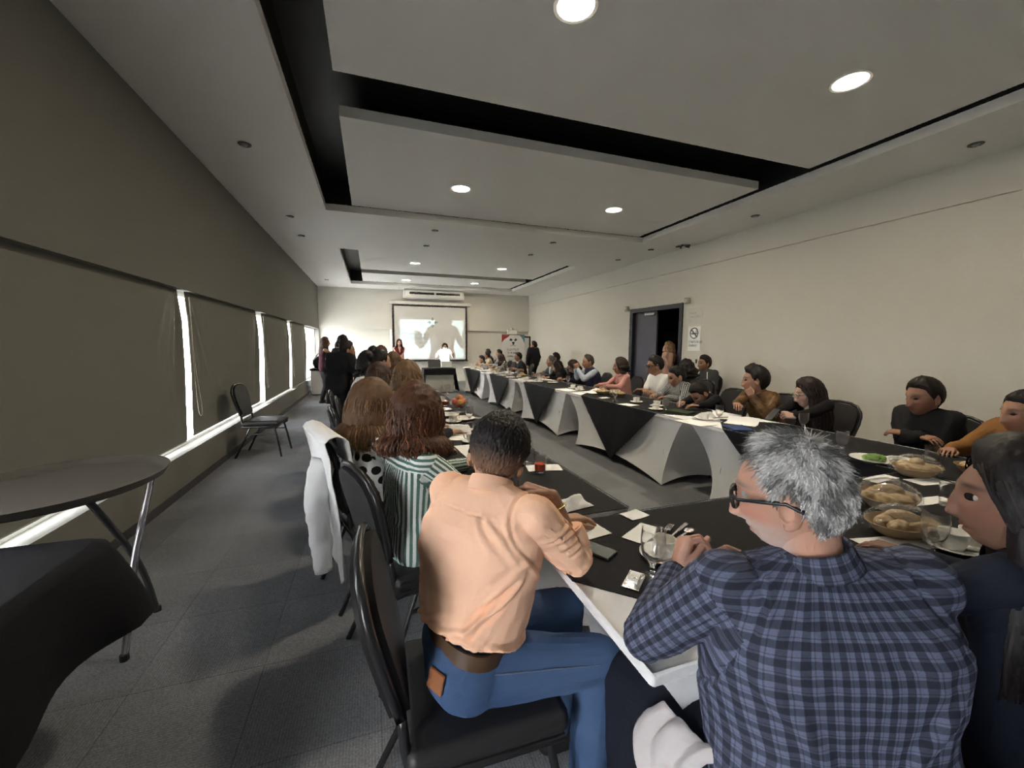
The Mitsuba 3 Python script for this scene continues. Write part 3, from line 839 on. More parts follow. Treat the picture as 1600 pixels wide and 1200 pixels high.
def skull(d, face=True, wide=1.0, jaw=1.0, nose=1.0):
    """unit directions -> head surface, metres; x right, y forward, z up; chin at -0.115, crown at +0.115"""
    x, y, z = d[:, 0] * 0.076 * wide, d[:, 1] * 0.096, d[:, 2] * 0.117
    low = sst(0.02, -0.10, z)
    x = x * (1 - 0.26 * low * jaw)
    back = (d[:, 1] < 0.1)
    y = np.where(d[:, 1] < 0, y * (1 - 0.50 * sst(-0.02, -0.10, z)), y)
    y = y + 0.012 * sst(-0.03, -0.11, z) * (d[:, 1] > 0) * np.clip(d[:, 1] * 2, 0, 1)       # chin forward
    front = np.clip(d[:, 1] * 1.6, 0, 1)
    y = y - 0.010 * front * (1 - G(x, 0.055))
    y = y - 0.006 * front * sst(0.03, 0.10, z)                                         # forehead slopes back
    if face:
        ax = np.abs(x)
        y = y - 0.011 * front * G(ax - 0.032, 0.017) * G(z - 0.008, 0.014)               # sockets
        y = y + 0.005 * front * G(z - 0.028, 0.010) * G(ax - 0.026, 0.022)               # brows
        ramp = np.clip((0.022 - z) / 0.062, 0, 1) * sst(-0.056, -0.040, z)
        y = y + 0.0225 * nose * front * G(x, 0.0105 + 0.006 * sst(0.0, -0.04, z)) * ramp
        y = y + 0.008 * nose * front * G(ax - 0.013, 0.007) * G(z + 0.038, 0.009)          # nostril wings
        y = y + 0.005 * front * G(x, 0.024) * (G(z + 0.062, 0.006) + 1.1 * G(z + 0.076, 0.007))
        y = y - 0.004 * front * G(x, 0.026) * G(z + 0.069, 0.003)
        y = y + 0.005 * front * G(x, 0.020) * G(z + 0.102, 0.012)
        y = y + 0.004 * front * G(ax - 0.045, 0.018) * G(z + 0.025, 0.022)
    return np.stack([x, y, z], 1)


def ear(sx, s=1.0):
    a = Manifold.sphere(1.0, 20).scale((0.0105, 0.0205, 0.034)).rotate((0, 0, -sx * 18)).translate((sx * 0.079, -0.008, -0.008))
    b = Manifold.sphere(1.0, 18).scale((0.0085, 0.0125, 0.021)).translate((sx * 0.089, -0.003, -0.005))
    c = Manifold.sphere(1.0, 12).scale((0.008, 0.010, 0.011)).translate((sx * 0.077, -0.001, -0.036))
    return (a - b) + c


def _eye_depth():
    v, _ = ico(5)
    p = skull(v)
    k = np.argmin((p[:, 0] - 0.032) ** 2 + (p[:, 2] - 0.008) ** 2 + 10 * (p[:, 1] < 0))
    return float(p[k, 1])


EYE_Y = _eye_depth()
HAIRLINES = {   # azimuth from the face (deg) -> lowest elevation with hair (deg)
    'short': ([0, 35, 58, 72, 84, 96, 112, 140, 180], [44, 41, 34, 12, -2, 12, -20, -42, -46]),
    'receding': ([0, 20, 35, 58, 72, 84, 96, 112, 140, 180], [60, 58, 46, 36, 14, -2, 12, -20, -42, -46]),
    'long': ([0, 25, 45, 62, 80, 100, 130, 180], [46, 42, 34, 8, -20, -42, -60, -65]),
}


def hair_shell(lv, line, t, wide=1.0, wave=0.004, freq=22.0, seed=0, taper=0.4, tuft=0.0):
    d, f = ico(lv)
    az = np.degrees(np.arctan2(np.abs(d[:, 0]), d[:, 1]))
    el = np.degrees(np.arcsin(np.clip(d[:, 2], -1, 1)))
    edge = np.interp(az, *HAIRLINES[line])
    m = sst(-5, 7, el - edge)
    p = skull(d, False, wide)
    nse = meshkit.fbm(d * [freq * 0.5, freq * 0.5, freq * 0.22] + seed * 7.7, 3, seed) - 0.5
    th = t * (taper + (1 - taper) * sst(-30, 40, el)) * (1 if line != 'long' else sst(-55, -15, el)) + wave * nse * 2.2 + tuft * sst(40, 10, az) * sst(20, 55, el)
    q = p + unit_rows(p) * (np.where(m > 0.02, th * np.sqrt(m), 0) - 0.006 * (1 - m))[:, None]
    return trimesh.Trimesh(q, f, process=False)


def unit_rows(p):
    return p / (np.linalg.norm(p, axis=1, keepdims=True) + 1e-12)


def locks(length, spread, az0, az1, step, r0, r1, seed, curl=0.0, back=0.02, top=28, t=0.03, hang=None):
    """hanging hair as hull chains, in head coordinates; hang: world-down direction in head coordinates"""
    rng = random.Random(seed)
    out = []
    dn = V(0, 0, -1) if hang is None else unit(hang)
    for az in np.arange(az0, az1 + 0.1, step):
        for s in (-1, 1):
            if az > 176 and s > 0:
                continue
            a = math.radians(az)
            def on(el, off):
                e = math.radians(el)
                d = V(s * math.sin(a) * math.cos(e), math.cos(a) * math.cos(e), math.sin(e))
                p = skull(d[None], False)[0]
                return p + unit(p) * off
            o_ = max(0.004, t * 0.97 - r0 * 0.85)
            p0, p1 = on(top, o_ * 0.8), on(2, o_)
            h = unit(V(s * math.sin(a), math.cos(a), 0))
            L = length * (0.9 + 0.2 * rng.random())
            pts = [p0, p1]
            base = p1 + h * 0.004
            n = 4
            for i in range(1, n + 1):
                w = i / n
                q = base + dn * L * w + h * (spread * math.sin(PI * min(1, w * 0.9)) ) - V(0, back * w * (1 if az < 120 else 0.2), 0) + V(rng.uniform(-1, 1), rng.uniform(-1, 1), rng.uniform(-1, 1)) * curl * w
                pts.append(q)
            rr = np.interp(np.linspace(0, 1, len(pts)), [0, 0.5, 1], [r0 * 0.8, r0, r1])
            for i in range(len(pts) - 1):
                out.append(bone(pts[i], rr[i], pts[i + 1], rr[i + 1], 10))
    return out


def strands(n, seed, length, spread, az0, layer=(0.012, 0.030), wave=0.004, freq=26.0, width=0.0025, back=0.0, hang=None, line='long', tip=0.15, hangs=True):
    """thin hair ribbons from the crown down over the scalp and hanging; head coordinates. Returns mesh, strand number per vertex"""
    rng = np.random.default_rng(seed)
    dn = V(0, 0, -1) if hang is None else unit(hang)
    m = n * 2
    sgn = rng.choice([-1.0, 1.0], m)
    az = np.degrees(np.arccos(rng.uniform(-1, 1, m)))
    el = np.degrees(np.arcsin(rng.uniform(-0.25, 1.0, m)))
    ok = el > np.interp(az, *HAIRLINES[line]) + 4
    sgn, az, el = sgn[ok][:n], az[ok][:n], el[ok][:n]
    n = len(az)
    az1 = np.maximum(az, az0 + rng.uniform(0, 14, n))
    off = rng.uniform(layer[0], layer[1], n)
    K1, K2 = 6, 6
    pts = []
    end = np.interp(az1, *HAIRLINES[line]) if not hangs else np.full(n, -20.0)
    for i in range(K1):
        t = i / (K1 - 1)
        e = np.radians(el + (np.minimum(el, end) - el) * t)
        a = np.radians(az + (az1 - az) * t ** 0.8) * sgn
        d = np.stack([np.sin(a) * np.cos(e), np.cos(a) * np.cos(e), np.sin(e)], 1)
        p = skull(d, False)
        pts.append(p + unit_rows(p) * (off * (0.45 + 0.55 * t))[:, None])
    if hangs:
        a = np.radians(az1) * sgn
        h = np.stack([np.sin(a), np.cos(a), 0 * a], 1)
        L = length * rng.uniform(0.80, 1.05, n)
        base = pts[-1]
        for i in range(1, K2 + 1):
            t = i / K2
            q = base + dn * (L * t)[:, None] + h * ((spread + off * 0.5) * np.sin(PI * np.minimum(1, t * 0.88)))[:, None] - V(0, back * t, 0)
            pts.append(q)
    P = np.stack(pts, 1)
    K = P.shape[1]
    arc = np.concatenate([np.zeros((n, 1)), np.cumsum(np.linalg.norm(np.diff(P, axis=1), axis=2), 1)], 1)
    ph = rng.uniform(0, 6.28, (n, 1))
    T = np.gradient(P, axis=1)
    T /= np.linalg.norm(T, axis=2, keepdims=True) + 1e-9
    O = P * [1, 1, 0.25]
    O = O - T * np.sum(O * T, 2, keepdims=True)
    O /= np.linalg.norm(O, axis=2, keepdims=True) + 1e-9
    S = np.cross(T, O)
    grow = np.clip(arc / 0.08, 0.1, 1)
    P = P + (wave * grow * np.sin(arc * freq + ph))[..., None] * S + (0.6 * wave * grow * np.cos(arc * freq * 1.1 + ph * 2))[..., None] * O
    w = width * np.interp(np.linspace(0, 1, K), [0, 0.8, 1], [1, 1, tip])[None, :, None]
    A, B = P + S * w, P - S * w
    VV = np.stack([A, B], 2).reshape(-1, 3)
    f = []
    for i in range(K - 1):
        f += [[2 * i, 2 * i + 1, 2 * i + 3], [2 * i, 2 * i + 3, 2 * i + 2]]
    F = (np.arange(n)[:, None, None] * (2 * K) + np.array(f)[None]).reshape(-1, 3)
    return trimesh.Trimesh(VV, F, process=False), np.repeat(np.arange(n), 2 * K)


def fold(m, J, torso=(), sleeves=None, shw=0.02):
    """cloth folds laid out as lines on the unrolled torso (height, degrees from the back towards the right) and sleeves"""
    v, n = np.asarray(m.vertices).copy(), np.asarray(m.vertex_normals).copy()
    segs = [('T', J['P'], J['S'], 0.52, -J['f2'], 0.145)] + [(q, J['sh' + q], J['elb' + q], 1.0, J['f2'], 0.055) for q in 'RL'] + [(q + '2', J['elb' + q], J['wri' + q], 1.0, J['f2'], 0.05) for q in 'RL']
    dist = []
    for (_, a, b, w, ref, rad) in segs:
        ab = b - a
        t = np.clip(((v - a) @ ab) / (ab @ ab), 0, 1)
        dist.append(np.linalg.norm(v - (a + t[:, None] * ab), axis=1) * w)
    dist = np.array(dist)
    near = dist.argmin(0)
    two = np.sort(dist, 0)
    soft = np.clip((two[1] - two[0]) / 0.02, 0, 1)
    disp = np.zeros(len(v))
    for i, (nm, a, b, w, ref, rad) in enumerate(segs):
        k = near == i
        lines = torso if nm == 'T' else (sleeves or {}).get(nm, ())
        ax = unit(b - a)
        e1 = unit(np.asarray(ref) - ax * np.dot(ref, ax))
        e2 = np.cross(ax, e1)
        q = v[k] - a
        X = np.stack([q @ ax, np.arctan2(q @ e2, q @ e1) * rad], 1)
        X = X + 0.012 * (meshkit.fbm(np.stack([X[:, 0] * 14, X[:, 1] * 14, 0 * X[:, 0] + i], 1), 2, 5)[:, None] - 0.5)
        d = np.zeros(k.sum())
        for (h0, d0, h1, d1, wd, amp) in lines:
            A, B = V(h0, math.radians(d0) * rad), V(h1, math.radians(d1) * rad)
            ab = B - A
            t = np.clip(((X - A) @ ab) / (ab @ ab), 0, 1)
            r = np.linalg.norm(X - (A + t[:, None] * ab), axis=1)
            taper = np.sin(PI * np.clip(t * 0.94 + 0.03, 0, 1)) ** 0.6
            d += amp * taper * (np.exp(-(r / wd) ** 2) - 0.55 * np.exp(-((r - 1.9 * wd) / wd) ** 2))
        disp[k] = d * soft[k]
    g = two[1] - two[0]
    seam = (-0.005 * np.exp(-((g / 0.005) ** 2)) + 0.003 * np.exp(-(((g - 0.012) / 0.006) ** 2)) * (near == 0)) * (near <= 2)
    m.vertices = v + n * (disp + seam)[:, None]
    return m


def hair_color(mesh, col, seed=0, amp=0.5, root=None, gray=0.0):
    v = np.asarray(mesh.vertices)
    n = meshkit.fbm(v * [60, 60, 14], 3, seed)
    c = np.asarray(col)[None] * (1 + amp * (n[:, None] - 0.5) * 2)
    if gray:
        g = meshkit.fbm(v * [26, 26, 26], 3, seed + 5)
        w = np.clip((g - 0.42) * 4, 0, 1)[:, None] * gray
        c = c * (1 - w) + np.array([[0.10, 0.10, 0.105]]) * w
    return np.clip(c, 0.001, 1)


def hand_bones(wrist, dirv, dorsal, thumb, curl=(20, 25, 20), spread=1.0, s=1.0, seg=10, fingers=None, thumb_in=0.0):
    """thumb: +1 if the thumb lies on the cross(dir, dorsal) side"""
    w, d = np.asarray(wrist, float), unit(dirv)
    n = unit(np.asarray(dorsal, float) - d * np.dot(dorsal, d))
    side = np.cross(d, n) * thumb
    out = [hull([(w + side * 0.017 * s, 0.018 * s), (w - side * 0.017 * s, 0.018 * s), (w + d * 0.085 * s + side * 0.031 * s, 0.0135 * s), (w + d * 0.082 * s - side * 0.032 * s, 0.0125 * s), (w + d * 0.045 * s + side * 0.012 * s - n * 0.006 * s, 0.018 * s)], seg)]
    offs = [0.031, 0.0105, -0.0105, -0.031]
    lens = [0.074, 0.083, 0.077, 0.060]
    for i in range(4):
        c = curl if fingers is None else fingers[i]
        p = w + d * (0.086 - 0.004 * abs(i - 1)) * s + side * offs[i] * s
        fd0 = unit(d + side * (offs[i] * 4.0 * spread))
        ang, r = 0.0, (0.0092 if i < 3 else 0.0080) * s
        for j, fr in enumerate((0.44, 0.31, 0.25)):
            ang += math.radians(c[j])
            fd = fd0 * math.cos(ang) - n * math.sin(ang)
            q = p + fd * lens[i] * fr * s
            r2 = r * 0.92
            out.append(bone(p, r, q, r2, seg))
            p, r = q, r2
    t0 = w + d * 0.022 * s + side * 0.024 * s - n * 0.004 * s
    t1 = w + d * 0.052 * s + side * (0.050 - 0.02 * thumb_in) * s - n * (0.014 + 0.02 * thumb_in) * s
    t2 = w + d * 0.083 * s + side * (0.054 - 0.045 * thumb_in) * s - n * (0.022 + 0.03 * thumb_in) * s
    t3 = w + d * 0.108 * s + side * (0.050 - 0.050 * thumb_in) * s - n * (0.028 + 0.04 * thumb_in) * s
    for a, ra, b, rb in ((t0, 0.016, t1, 0.012), (t1, 0.012, t2, 0.0105), (t2, 0.0105, t3, 0.0085)):
        out.append(bone(a, ra * s, b, rb * s, seg))
    return out


def ik(a, b, l1, l2, hint):
    """middle joint of a two-bone chain from a to b, bent towards hint; also the reachable end"""
    a, b = np.asarray(a, float), np.asarray(b, float)
    d = np.linalg.norm(b - a)
    if d > (l1 + l2) * 0.995:
        b = a + (b - a) / d * (l1 + l2) * 0.995
        d = (l1 + l2) * 0.995
    u = (b - a) / d
    x = (l1 * l1 - l2 * l2 + d * d) / (2 * d)
    h = math.sqrt(max(l1 * l1 - x * x, 0))
    w = np.asarray(hint, float) - u * np.dot(hint, u)
    return a + u * x + unit(w) * h, b


PEOPLE = []       # (short description, x, y)


def ang_vec(deg, pitch=0.0):
    a, p = math.radians(deg), math.radians(pitch)
    return V(math.sin(a) * math.cos(p), math.cos(a) * math.cos(p), math.sin(p))


def skeleton(P, face, lean=8, side=0, s=1.0, twist=0, sit=True, build=1.0, female=False, head=(0, 0, 0), headpos=None, feet=None, knee_z=None, legspread=0.12, thigh_dir=0):
    """joint positions in the world. P: pelvis centre; head: (world heading, pitch up, roll to the right)"""
    J = {'s': s, 'build': build, 'female': female}
    f, r = ang_vec(face), V(math.cos(math.radians(face)), -math.sin(math.radians(face)), 0)
    up = unit(V(0, 0, 1) * math.cos(math.radians(lean)) + f * math.sin(math.radians(lean)) + r * math.tan(math.radians(side)))
    f2 = ang_vec(face + twist)
    r2 = unit(np.cross(f2, up))
    J['up'], J['r'], J['f'], J['r2'], J['f2'] = up, r, f, r2, unit(np.cross(up, r2))
    J['P'] = V(*P)
    J['W'] = J['P'] + up * 0.17 * s
    curve = J['f2'] * 0.02 * s * (lean > 12)
    J['C'] = J['P'] + up * 0.34 * s - curve * 0.5
    J['S'] = J['P'] + up * 0.455 * s
    J['N'] = J['P'] + up * 0.50 * s + J['f2'] * 0.012 * s
    J['shw'] = (0.165 if female else 0.185) * s
    J['shR'], J['shL'] = J['S'] + r2 * J['shw'], J['S'] - r2 * J['shw']
    hf = ang_vec(head[0], head[1])
    Rh = R_frame(hf)
    a = math.radians(head[2])
    Rh = Rh @ np.array([[math.cos(a), 0, math.sin(a)], [0, 1, 0], [-math.sin(a), 0, math.cos(a)]])
    J['Rh'] = Rh
    J['H'] = V(*headpos) if headpos is not None else J['N'] + unit(up + V(0, 0, 0.7)) * 0.15 * s + ang_vec(head[0]) * 0.025 * s
    for sg, n in ((1, 'R'), (-1, 'L')):
        hip = J['P'] + r * sg * 0.085 * s - V(0, 0, 0.01)
        J['hip' + n] = hip
        if sit:
            fd = ang_vec(face + thigh_dir + sg * math.degrees(legspread))
            kz = (0.50 * s if knee_z is None else knee_z)
            knee = hip + fd * 0.42 * s
            knee[2] = kz
            ank = V(knee[0], knee[1], 0.085) - fd * 0.03
            toe = fd
        else:
            ank = V(hip[0] + r[0] * sg * 0.01, hip[1] + r[1] * sg * 0.01, 0.085) 
            if feet:
                ank = ank + f * feet[0 if sg > 0 else 1]
            knee, ank = ik(hip, ank, 0.43 * s, 0.41 * s, f + r * sg * 0.1)
            toe = unit(f + r * sg * 0.2)
        J['knee' + n], J['ank' + n], J['toe' + n] = knee, ank, unit(V(toe[0], toe[1], 0))
    return J


def arm(J, n, target, hint=None, hand_dir=None, dorsal=None, curl=(15, 25, 20), **kw):
    """puts the wrist of side n at the world point target"""
    sg = 1 if n == 'R' else -1
    s = J['s']
    if hint is None:
        hint = J['r2'] * sg * 0.8 - V(0, 0, 1) - J['f2'] * 0.3
    e, w = ik(J['sh' + n], target, 0.29 * s, 0.255 * s, hint)
    J['elb' + n], J['wri' + n] = e, w
    J['hd' + n] = unit(w - e) if hand_dir is None else unit(hand_dir)
    J['hn' + n] = V(0, 0, 1) if dorsal is None else V(*dorsal)
    J['hc' + n] = dict(curl=curl, **kw)


def torso_parts(J, off=0.0, seg=18, belly=0.0, hem=None, bust=True):
    s, b, r, r2, f, f2, up = J['s'], J['build'], J['r'], J['r2'], J['f'], J['f2'], J['up']
    k = s * b
    fem = J['female']
    P0 = [(J['P'] + r * q * 0.085 * k, 0.108 * k + off) for q in (-1, 1)]
    W0 = [(J['W'] + r2 * q * (0.055 if fem else 0.065) * k + f2 * belly * 0.5 * s, (0.098 if fem else 0.104) * k + off + belly * 0.25 * s) for q in (-1, 1)]
    C0 = [(J['C'] + r2 * q * (0.075 if fem else 0.09) * k, (0.098 if fem else 0.106) * k + off) for q in (-1, 1)]
    S0 = [(J['S'] + r2 * q * J['shw'] * 0.80 - up * 0.012, 0.058 * s + off) for q in (-1, 1)] + [(J['S'] + up * 0.012, 0.062 * s + off)]
    ms = [hull(P0 + W0, seg), hull(W0 + C0, seg), hull(C0 + S0, seg), hull(S0 + [(J['N'] - up * 0.012, 0.046 * s + off * 0.6)], seg)]
    if fem and bust:
        for q in (-1, 1):
            ms.append(hull([(J['C'] + r2 * q * 0.075 * s + f2 * 0.072 * s + up * 0.0, 0.055 * s + off), (J['C'] + r2 * q * 0.06 * s + up * 0.08 * s + f2 * 0.03 * s, 0.05 * s + off)], seg))
    return ms


def arm_parts(J, n, off=0.0, seg=16, upto='wrist', frac=1.0):
    s, b = J['s'], 0.5 + 0.5 * J['build']
    ms = [bone(J['sh' + n], 0.056 * s * b + off, J['elb' + n], 0.040 * s * b + off, seg)]
    ms.append(hull([(J['sh' + n], 0.056 * s * b + off), (J['S'] + (J['sh' + n] - J['S']) * 0.5 - J['up'] * 0.03, 0.07 * s * b + off)], seg))
    if upto == 'short':
        e = J['sh' + n] + (J['elb' + n] - J['sh' + n]) * 0.72
        ms[0] = bone(J['sh' + n], 0.058 * s * b + off, e, 0.052 * s * b + off, seg)
    elif upto == 'none':
        ms = []
    else:
        w = J['elb' + n] + (J['wri' + n] - J['elb' + n]) * frac
        ms.append(bone(J['elb' + n], 0.041 * s * b + off, w, (0.0285 + 0.0125 * (1 - frac)) * s * b + off, seg))
    return ms


def leg_parts(J, n, off=0.0, seg=16, cut=1.0):
    s, b = J['s'], 0.5 + 0.5 * J['build']
    k, a = J['knee' + n], J['ank' + n]
    a2 = k + (a - k) * cut
    calf = k + (a - k) * 0.35
    return [bone(J['hip' + n], 0.090 * s * b + off, k, 0.060 * s * b + off, seg), bone(k, 0.060 * s * b + off, calf, 0.057 * s * b + off, seg), bone(calf, 0.057 * s * b + off, a2, 0.042 * s * b + off, seg)]


def foot_parts(J, n, off=0.0, seg=12):
    a, t, s = J['ank' + n], J['toe' + n], J['s']
    hz = V(0, 0, 1)
    heel = V(a[0], a[1], 0.036 + 0) - t * 0.035 * s
    ballp = V(a[0], a[1], 0.034) + t * 0.11 * s
    tip = V(a[0], a[1], 0.028) + t * 0.185 * s
    sd = np.cross(t, hz)
    return [hull([(a, 0.040 * s + off), (heel, 0.034 + off)], seg), hull([(a, 0.040 * s + off), (heel, 0.034 + off), (ballp + sd * 0.012, 0.033 + off), (ballp - sd * 0.012, 0.033 + off)], seg), hull([(ballp + sd * 0.012, 0.033 + off), (ballp - sd * 0.012, 0.033 + off), (tip, 0.026 + off)], seg)]


def wrinkle(m, amp, freq, seed, aniso=(1, 1, 1), ridge=True):
    v = np.asarray(m.vertices)
    n = m.vertex_normals
    w = meshkit.fbm(v * np.asarray(aniso) * freq, 3, seed)
    if ridge:
        w = 1 - np.abs(2 * w - 1) * 2
        w = w * 0.5
    m.vertices = v + n * ((w - 0.35) * amp)[:, None]
    return m


def seg_uv(m, segs, names=None):
    """unshared corners with uv in metres: v along the nearest bone, u around it; keeps smooth normals"""
    tri = m.triangles_center
    best, d0 = np.zeros(len(tri), int), np.full(len(tri), 1e9)
    for i, (a, b, w, ref, rad) in enumerate(segs):
        ab = b - a
        t = np.clip(((tri - a) @ ab) / (ab @ ab), 0, 1)
        d = np.linalg.norm(tri - (a + t[:, None] * ab), axis=1) * w
        if i in (1, 3) and len(segs) > 3:
            d = d + 9.0 * (((tri - a) @ unit(ab)) < 0.015)
        best = np.where(d < d0, i, best)
        d0 = np.minimum(d, d0)
    f = m.faces
    v = m.vertices[f.ravel()]
    n = m.vertex_normals[f.ravel()]
    uv = np.zeros((len(v), 2))
    which = np.repeat(best, 3)
    for i, (a, b, w, ref, rad) in enumerate(segs):
        k = which == i
        ax = unit(b - a)
        e1 = unit(np.asarray(ref) - ax * np.dot(ref, ax))
        e2 = np.cross(ax, e1)
        q = v[k] - a
        ang = np.arctan2(q @ e2, q @ e1)
        A = ang.reshape(-1, 3)
        jump = (A.max(1) - A.min(1)) > PI
        A = np.where(jump[:, None] & (A < 0), A + 2 * PI, A)
        uv[k, 0] = A.ravel() * rad + 3.0 * i
        uv[k, 1] = q @ ax
    mm = trimesh.Trimesh(v, np.arange(len(v)).reshape(-1, 3), process=False)
    return mm, n, uv


def ply_uv(mesh, normals, uv, bsdf):
    path = meshkit.write_ply(mesh, False, uv, None, normals)
    return {'type': 'ply', 'filename': path, 'face_normals': False, 'bsdf': {'type': 'ref', 'id': bsdf}}


def put_head(J, m):
    m = tm(m).copy()
    m.vertices = np.asarray(m.vertices) * J['hs'] @ J['Rh'].T + J['H']
    return m


def person(J, label, short, skin=(0.50, 0.30, 0.20), top=None, bottom=(0.02, 0.02, 0.025), shoes=(0.015, 0.014, 0.014), hair=('short', (0.012, 0.009, 0.008)), lod=0, hs=1.08, sleeve='wrist', sleeve_frac=0.93,
           topmat=None, neck_z=None, belly=0.0, glasses=None, extra=None, group=None, eyes=True, vest=None, shirt_front=None, collar=None, skirt=False, legs=True, hem_at=None, folds=None, fine=None, beard=None, lips=None, topoff=0.014, hem=True, jawf=1.0, nose=1.0, seed=None, hairopts=None, shoe_on=True):
    k = thing('person', label, 'person', group)
    PEOPLE.append((short, float(J['P'][0]), float(J['P'][1])))
    seed = len(PEOPLE) if seed is None else seed
    J['hs'] = hs
    s = J['s']
    edge, it, lv, hseg = [(0.06, 4, 4, 7), (0.036, 5, 4, 7), (0.0135, 10, 5, 14)][lod]
    seg = [14, 16, 24][lod]
    skin = np.asarray(skin)
    # ---- body
    neck0, neck1 = J['N'] - J['up'] * 0.03, J['H'] - J['Rh'][:, 2] * 0.05 * hs - J['Rh'][:, 1] * 0.018 * hs
    ms = torso_parts(J, -0.012, seg, belly) + [bone(neck0, 0.058 * s, neck1, 0.053 * hs * (0.88 if J['female'] else 1.0), seg)]
    for n in 'RL':
        ms += arm_parts(J, n, 0.0 if sleeve != 'wrist' else -0.004, seg)
        if legs:
            ms += leg_parts(J, n, -0.012, seg) + foot_parts(J, n, -0.010, 10)
    core = blend(ms, edge, it)
    hd, hf = ico(lv)
    headm = trimesh.Trimesh(skull(hd, True, 1.0, jawf, nose), hf, process=False)
    pieces = [core, put_head(J, headm), put_head(J, ear(1)), put_head(J, ear(-1))]
    for n in 'RL':
        th = -1 if n == 'R' else 1      # thumb side relative to cross(dir, dorsal)
        hb = hand_bones(J['wri' + n], J['hd' + n], J['hn' + n], th, s=s * 1.02, seg=hseg, **J['hc' + n])
        hm = blend(hb, 0.005 if lod == 2 else 0, 4 if lod == 2 else 0)
        pieces.append(hm)
    body = union_all_(pieces)
    q = (np.asarray(body.vertices) - J['H']) @ J['Rh'] / hs
    inhead = np.linalg.norm(q / [1, 1, 1.2], axis=1) < 0.135
    col = np.tile(skin, (len(q), 1)) * (0.94 + 0.12 * meshkit.fbm(np.asarray(body.vertices) * 30, 2, 3)[:, None])
    fr = inhead & (q[:, 1] > 0.03)
    lipw = fr * G(q[:, 0], 0.024) * G(q[:, 2] + 0.069, 0.011) * (np.abs(q[:, 0]) < 0.03)
    lc = np.asarray(lips if lips is not None else skin * [0.92, 0.62, 0.60])
    col = col * (1 - 0.75 * lipw[:, None]) + lc * 0.75 * lipw[:, None]
    br = fr * G((np.abs(q[:, 0]) - 0.033) / 0.021, 1.0) * G(q[:, 2] - 0.033 + 0.12 * (np.abs(q[:, 0]) - 0.033) ** 1, 0.0055)
    hc = np.asarray(hair[1] if hair else (0.03, 0.02, 0.02))
    bc = hc if hc.max() < 0.15 else np.array([0.14, 0.12, 0.11])
    col = col * (1 - 0.85 * br[:, None]) + bc * 0.85 * br[:, None]
    ck = fr * G(np.abs(q[:, 0]) - 0.045, 0.02) * G(q[:, 2] + 0.025, 0.02)
    col = col * (1 + ck[:, None] * np.array([0.10, -0.04, -0.04]))
    if lod < 2:
        ew = fr * (q[:, 1] > 0.05) * G((np.abs(q[:, 0]) - 0.032) / 0.017, 1) * G((q[:, 2] - 0.008) / 0.006, 1)
        col = col * (1 - 0.85 * ew[:, None]) + np.array([0.03, 0.022, 0.02]) * 0.85 * ew[:, None]
    if beard is not None:
        bw = inhead * sst(-0.03, -0.055, q[:, 2]) * sst(-0.01, 0.02, q[:, 1]) * (1 - 0.9 * lipw) * beard[1]
        if len(beard) > 2:
            bw = bw * (0.3 + 0.7 * G(q[:, 0], 0.042)) + 0.7 * fr * G(q[:, 0], 0.03) * G(q[:, 2] + 0.054, 0.008)
            bw = np.clip(bw, 0, 1)
        nz = 0.4 + 0.6 * meshkit.noise(np.asarray(body.vertices) * 420)
        col = col * (1 - (bw * nz)[:, None]) + np.asarray(beard[0]) * (bw * nz)[:, None]
    part(k, 'body', body, 'skin', smooth=True, color=np.clip(col, 0.002, 1))
    if eyes and lod == 2:
        for sg in (-1, 1):
            v, f = ico(3)
            w = np.where((v @ unit(V(0, 1, 0)) > 0.92)[:, None], np.array([[0.03, 0.02, 0.015]]), np.array([[0.36, 0.32, 0.29]]))
            m = trimesh.Trimesh(v * 0.0125 + [sg * 0.032, EYE_Y - 0.0114, 0.008], f, process=False)
            part(k, 'eye', put_head(J, m), 'skin', smooth=True, color=w)
    # ---- hair
    down = J['Rh'].T @ V(0, 0, -1)
    if hair:
        st, hcol = hair[0], hair[1]
        o = dict(hairopts or {})
        gray = o.pop('gray', 0.0)
        fade = o.pop('fade', 0.0)
        if st in ('short', 'receding'):
            hm = hair_shell(lv + (1 if lod == 2 and st == 'short' else 0), st, o.get('t', 0.016), wave=o.get('wave', 0.003), freq=o.get('freq', 24), seed=seed, taper=o.get('taper', 0.35), tuft=o.get('tuft', 0.006))
        else:
            t = o.get('t', 0.030)
            sh = hair_shell(lv, 'long', t, wave=o.get('wave', 0.006), freq=o.get('freq', 14), seed=seed, taper=0.7)
            if st == 'long':
                lk = locks(o.get('len', 0.30), o.get('spread', 0.006), o.get('az0', 78), 180, 13, 0.026, 0.016, seed, o.get('curl', 0.012), 0.03, t=t, hang=down)
            elif st == 'bob':
                lk = locks(o.get('len', 0.13), o.get('spread', 0.008), o.get('az0', 72), 180, 13, 0.029, 0.022, seed, o.get('curl', 0.006), 0.0, t=t, hang=down)
            elif st == 'curly':
                lk = locks(o.get('len', 0.14), o.get('spread', 0.045), o.get('az0', 62), 180, 15, 0.032, 0.028, seed, 0.02, 0.0, t=t, hang=down)
                rng = random.Random(seed)
                for i in range(60):
                    az, el = math.radians(rng.uniform(55, 305)), math.radians(rng.uniform(-15, 85))
                    d = V(math.sin(az) * math.cos(el), math.cos(az) * math.cos(el), math.sin(el))
                    lk.append(ball(skull(d[None], False)[0] * 1.12, rng.uniform(0.018, 0.03), 8))
            elif st == 'bun':
                sh = hair_shell(lv, 'short', 0.016, wave=0.003, freq=20, seed=seed, taper=0.7)
                lk = [ball((0, -0.108, 0.045), 0.042, 16), ball((0.015, -0.11, 0.05), 0.03, 12)]
            elif st == 'ponytail':
                sh = hair_shell(lv, 'short', 0.014, wave=0.003, freq=20, seed=seed, taper=0.8)
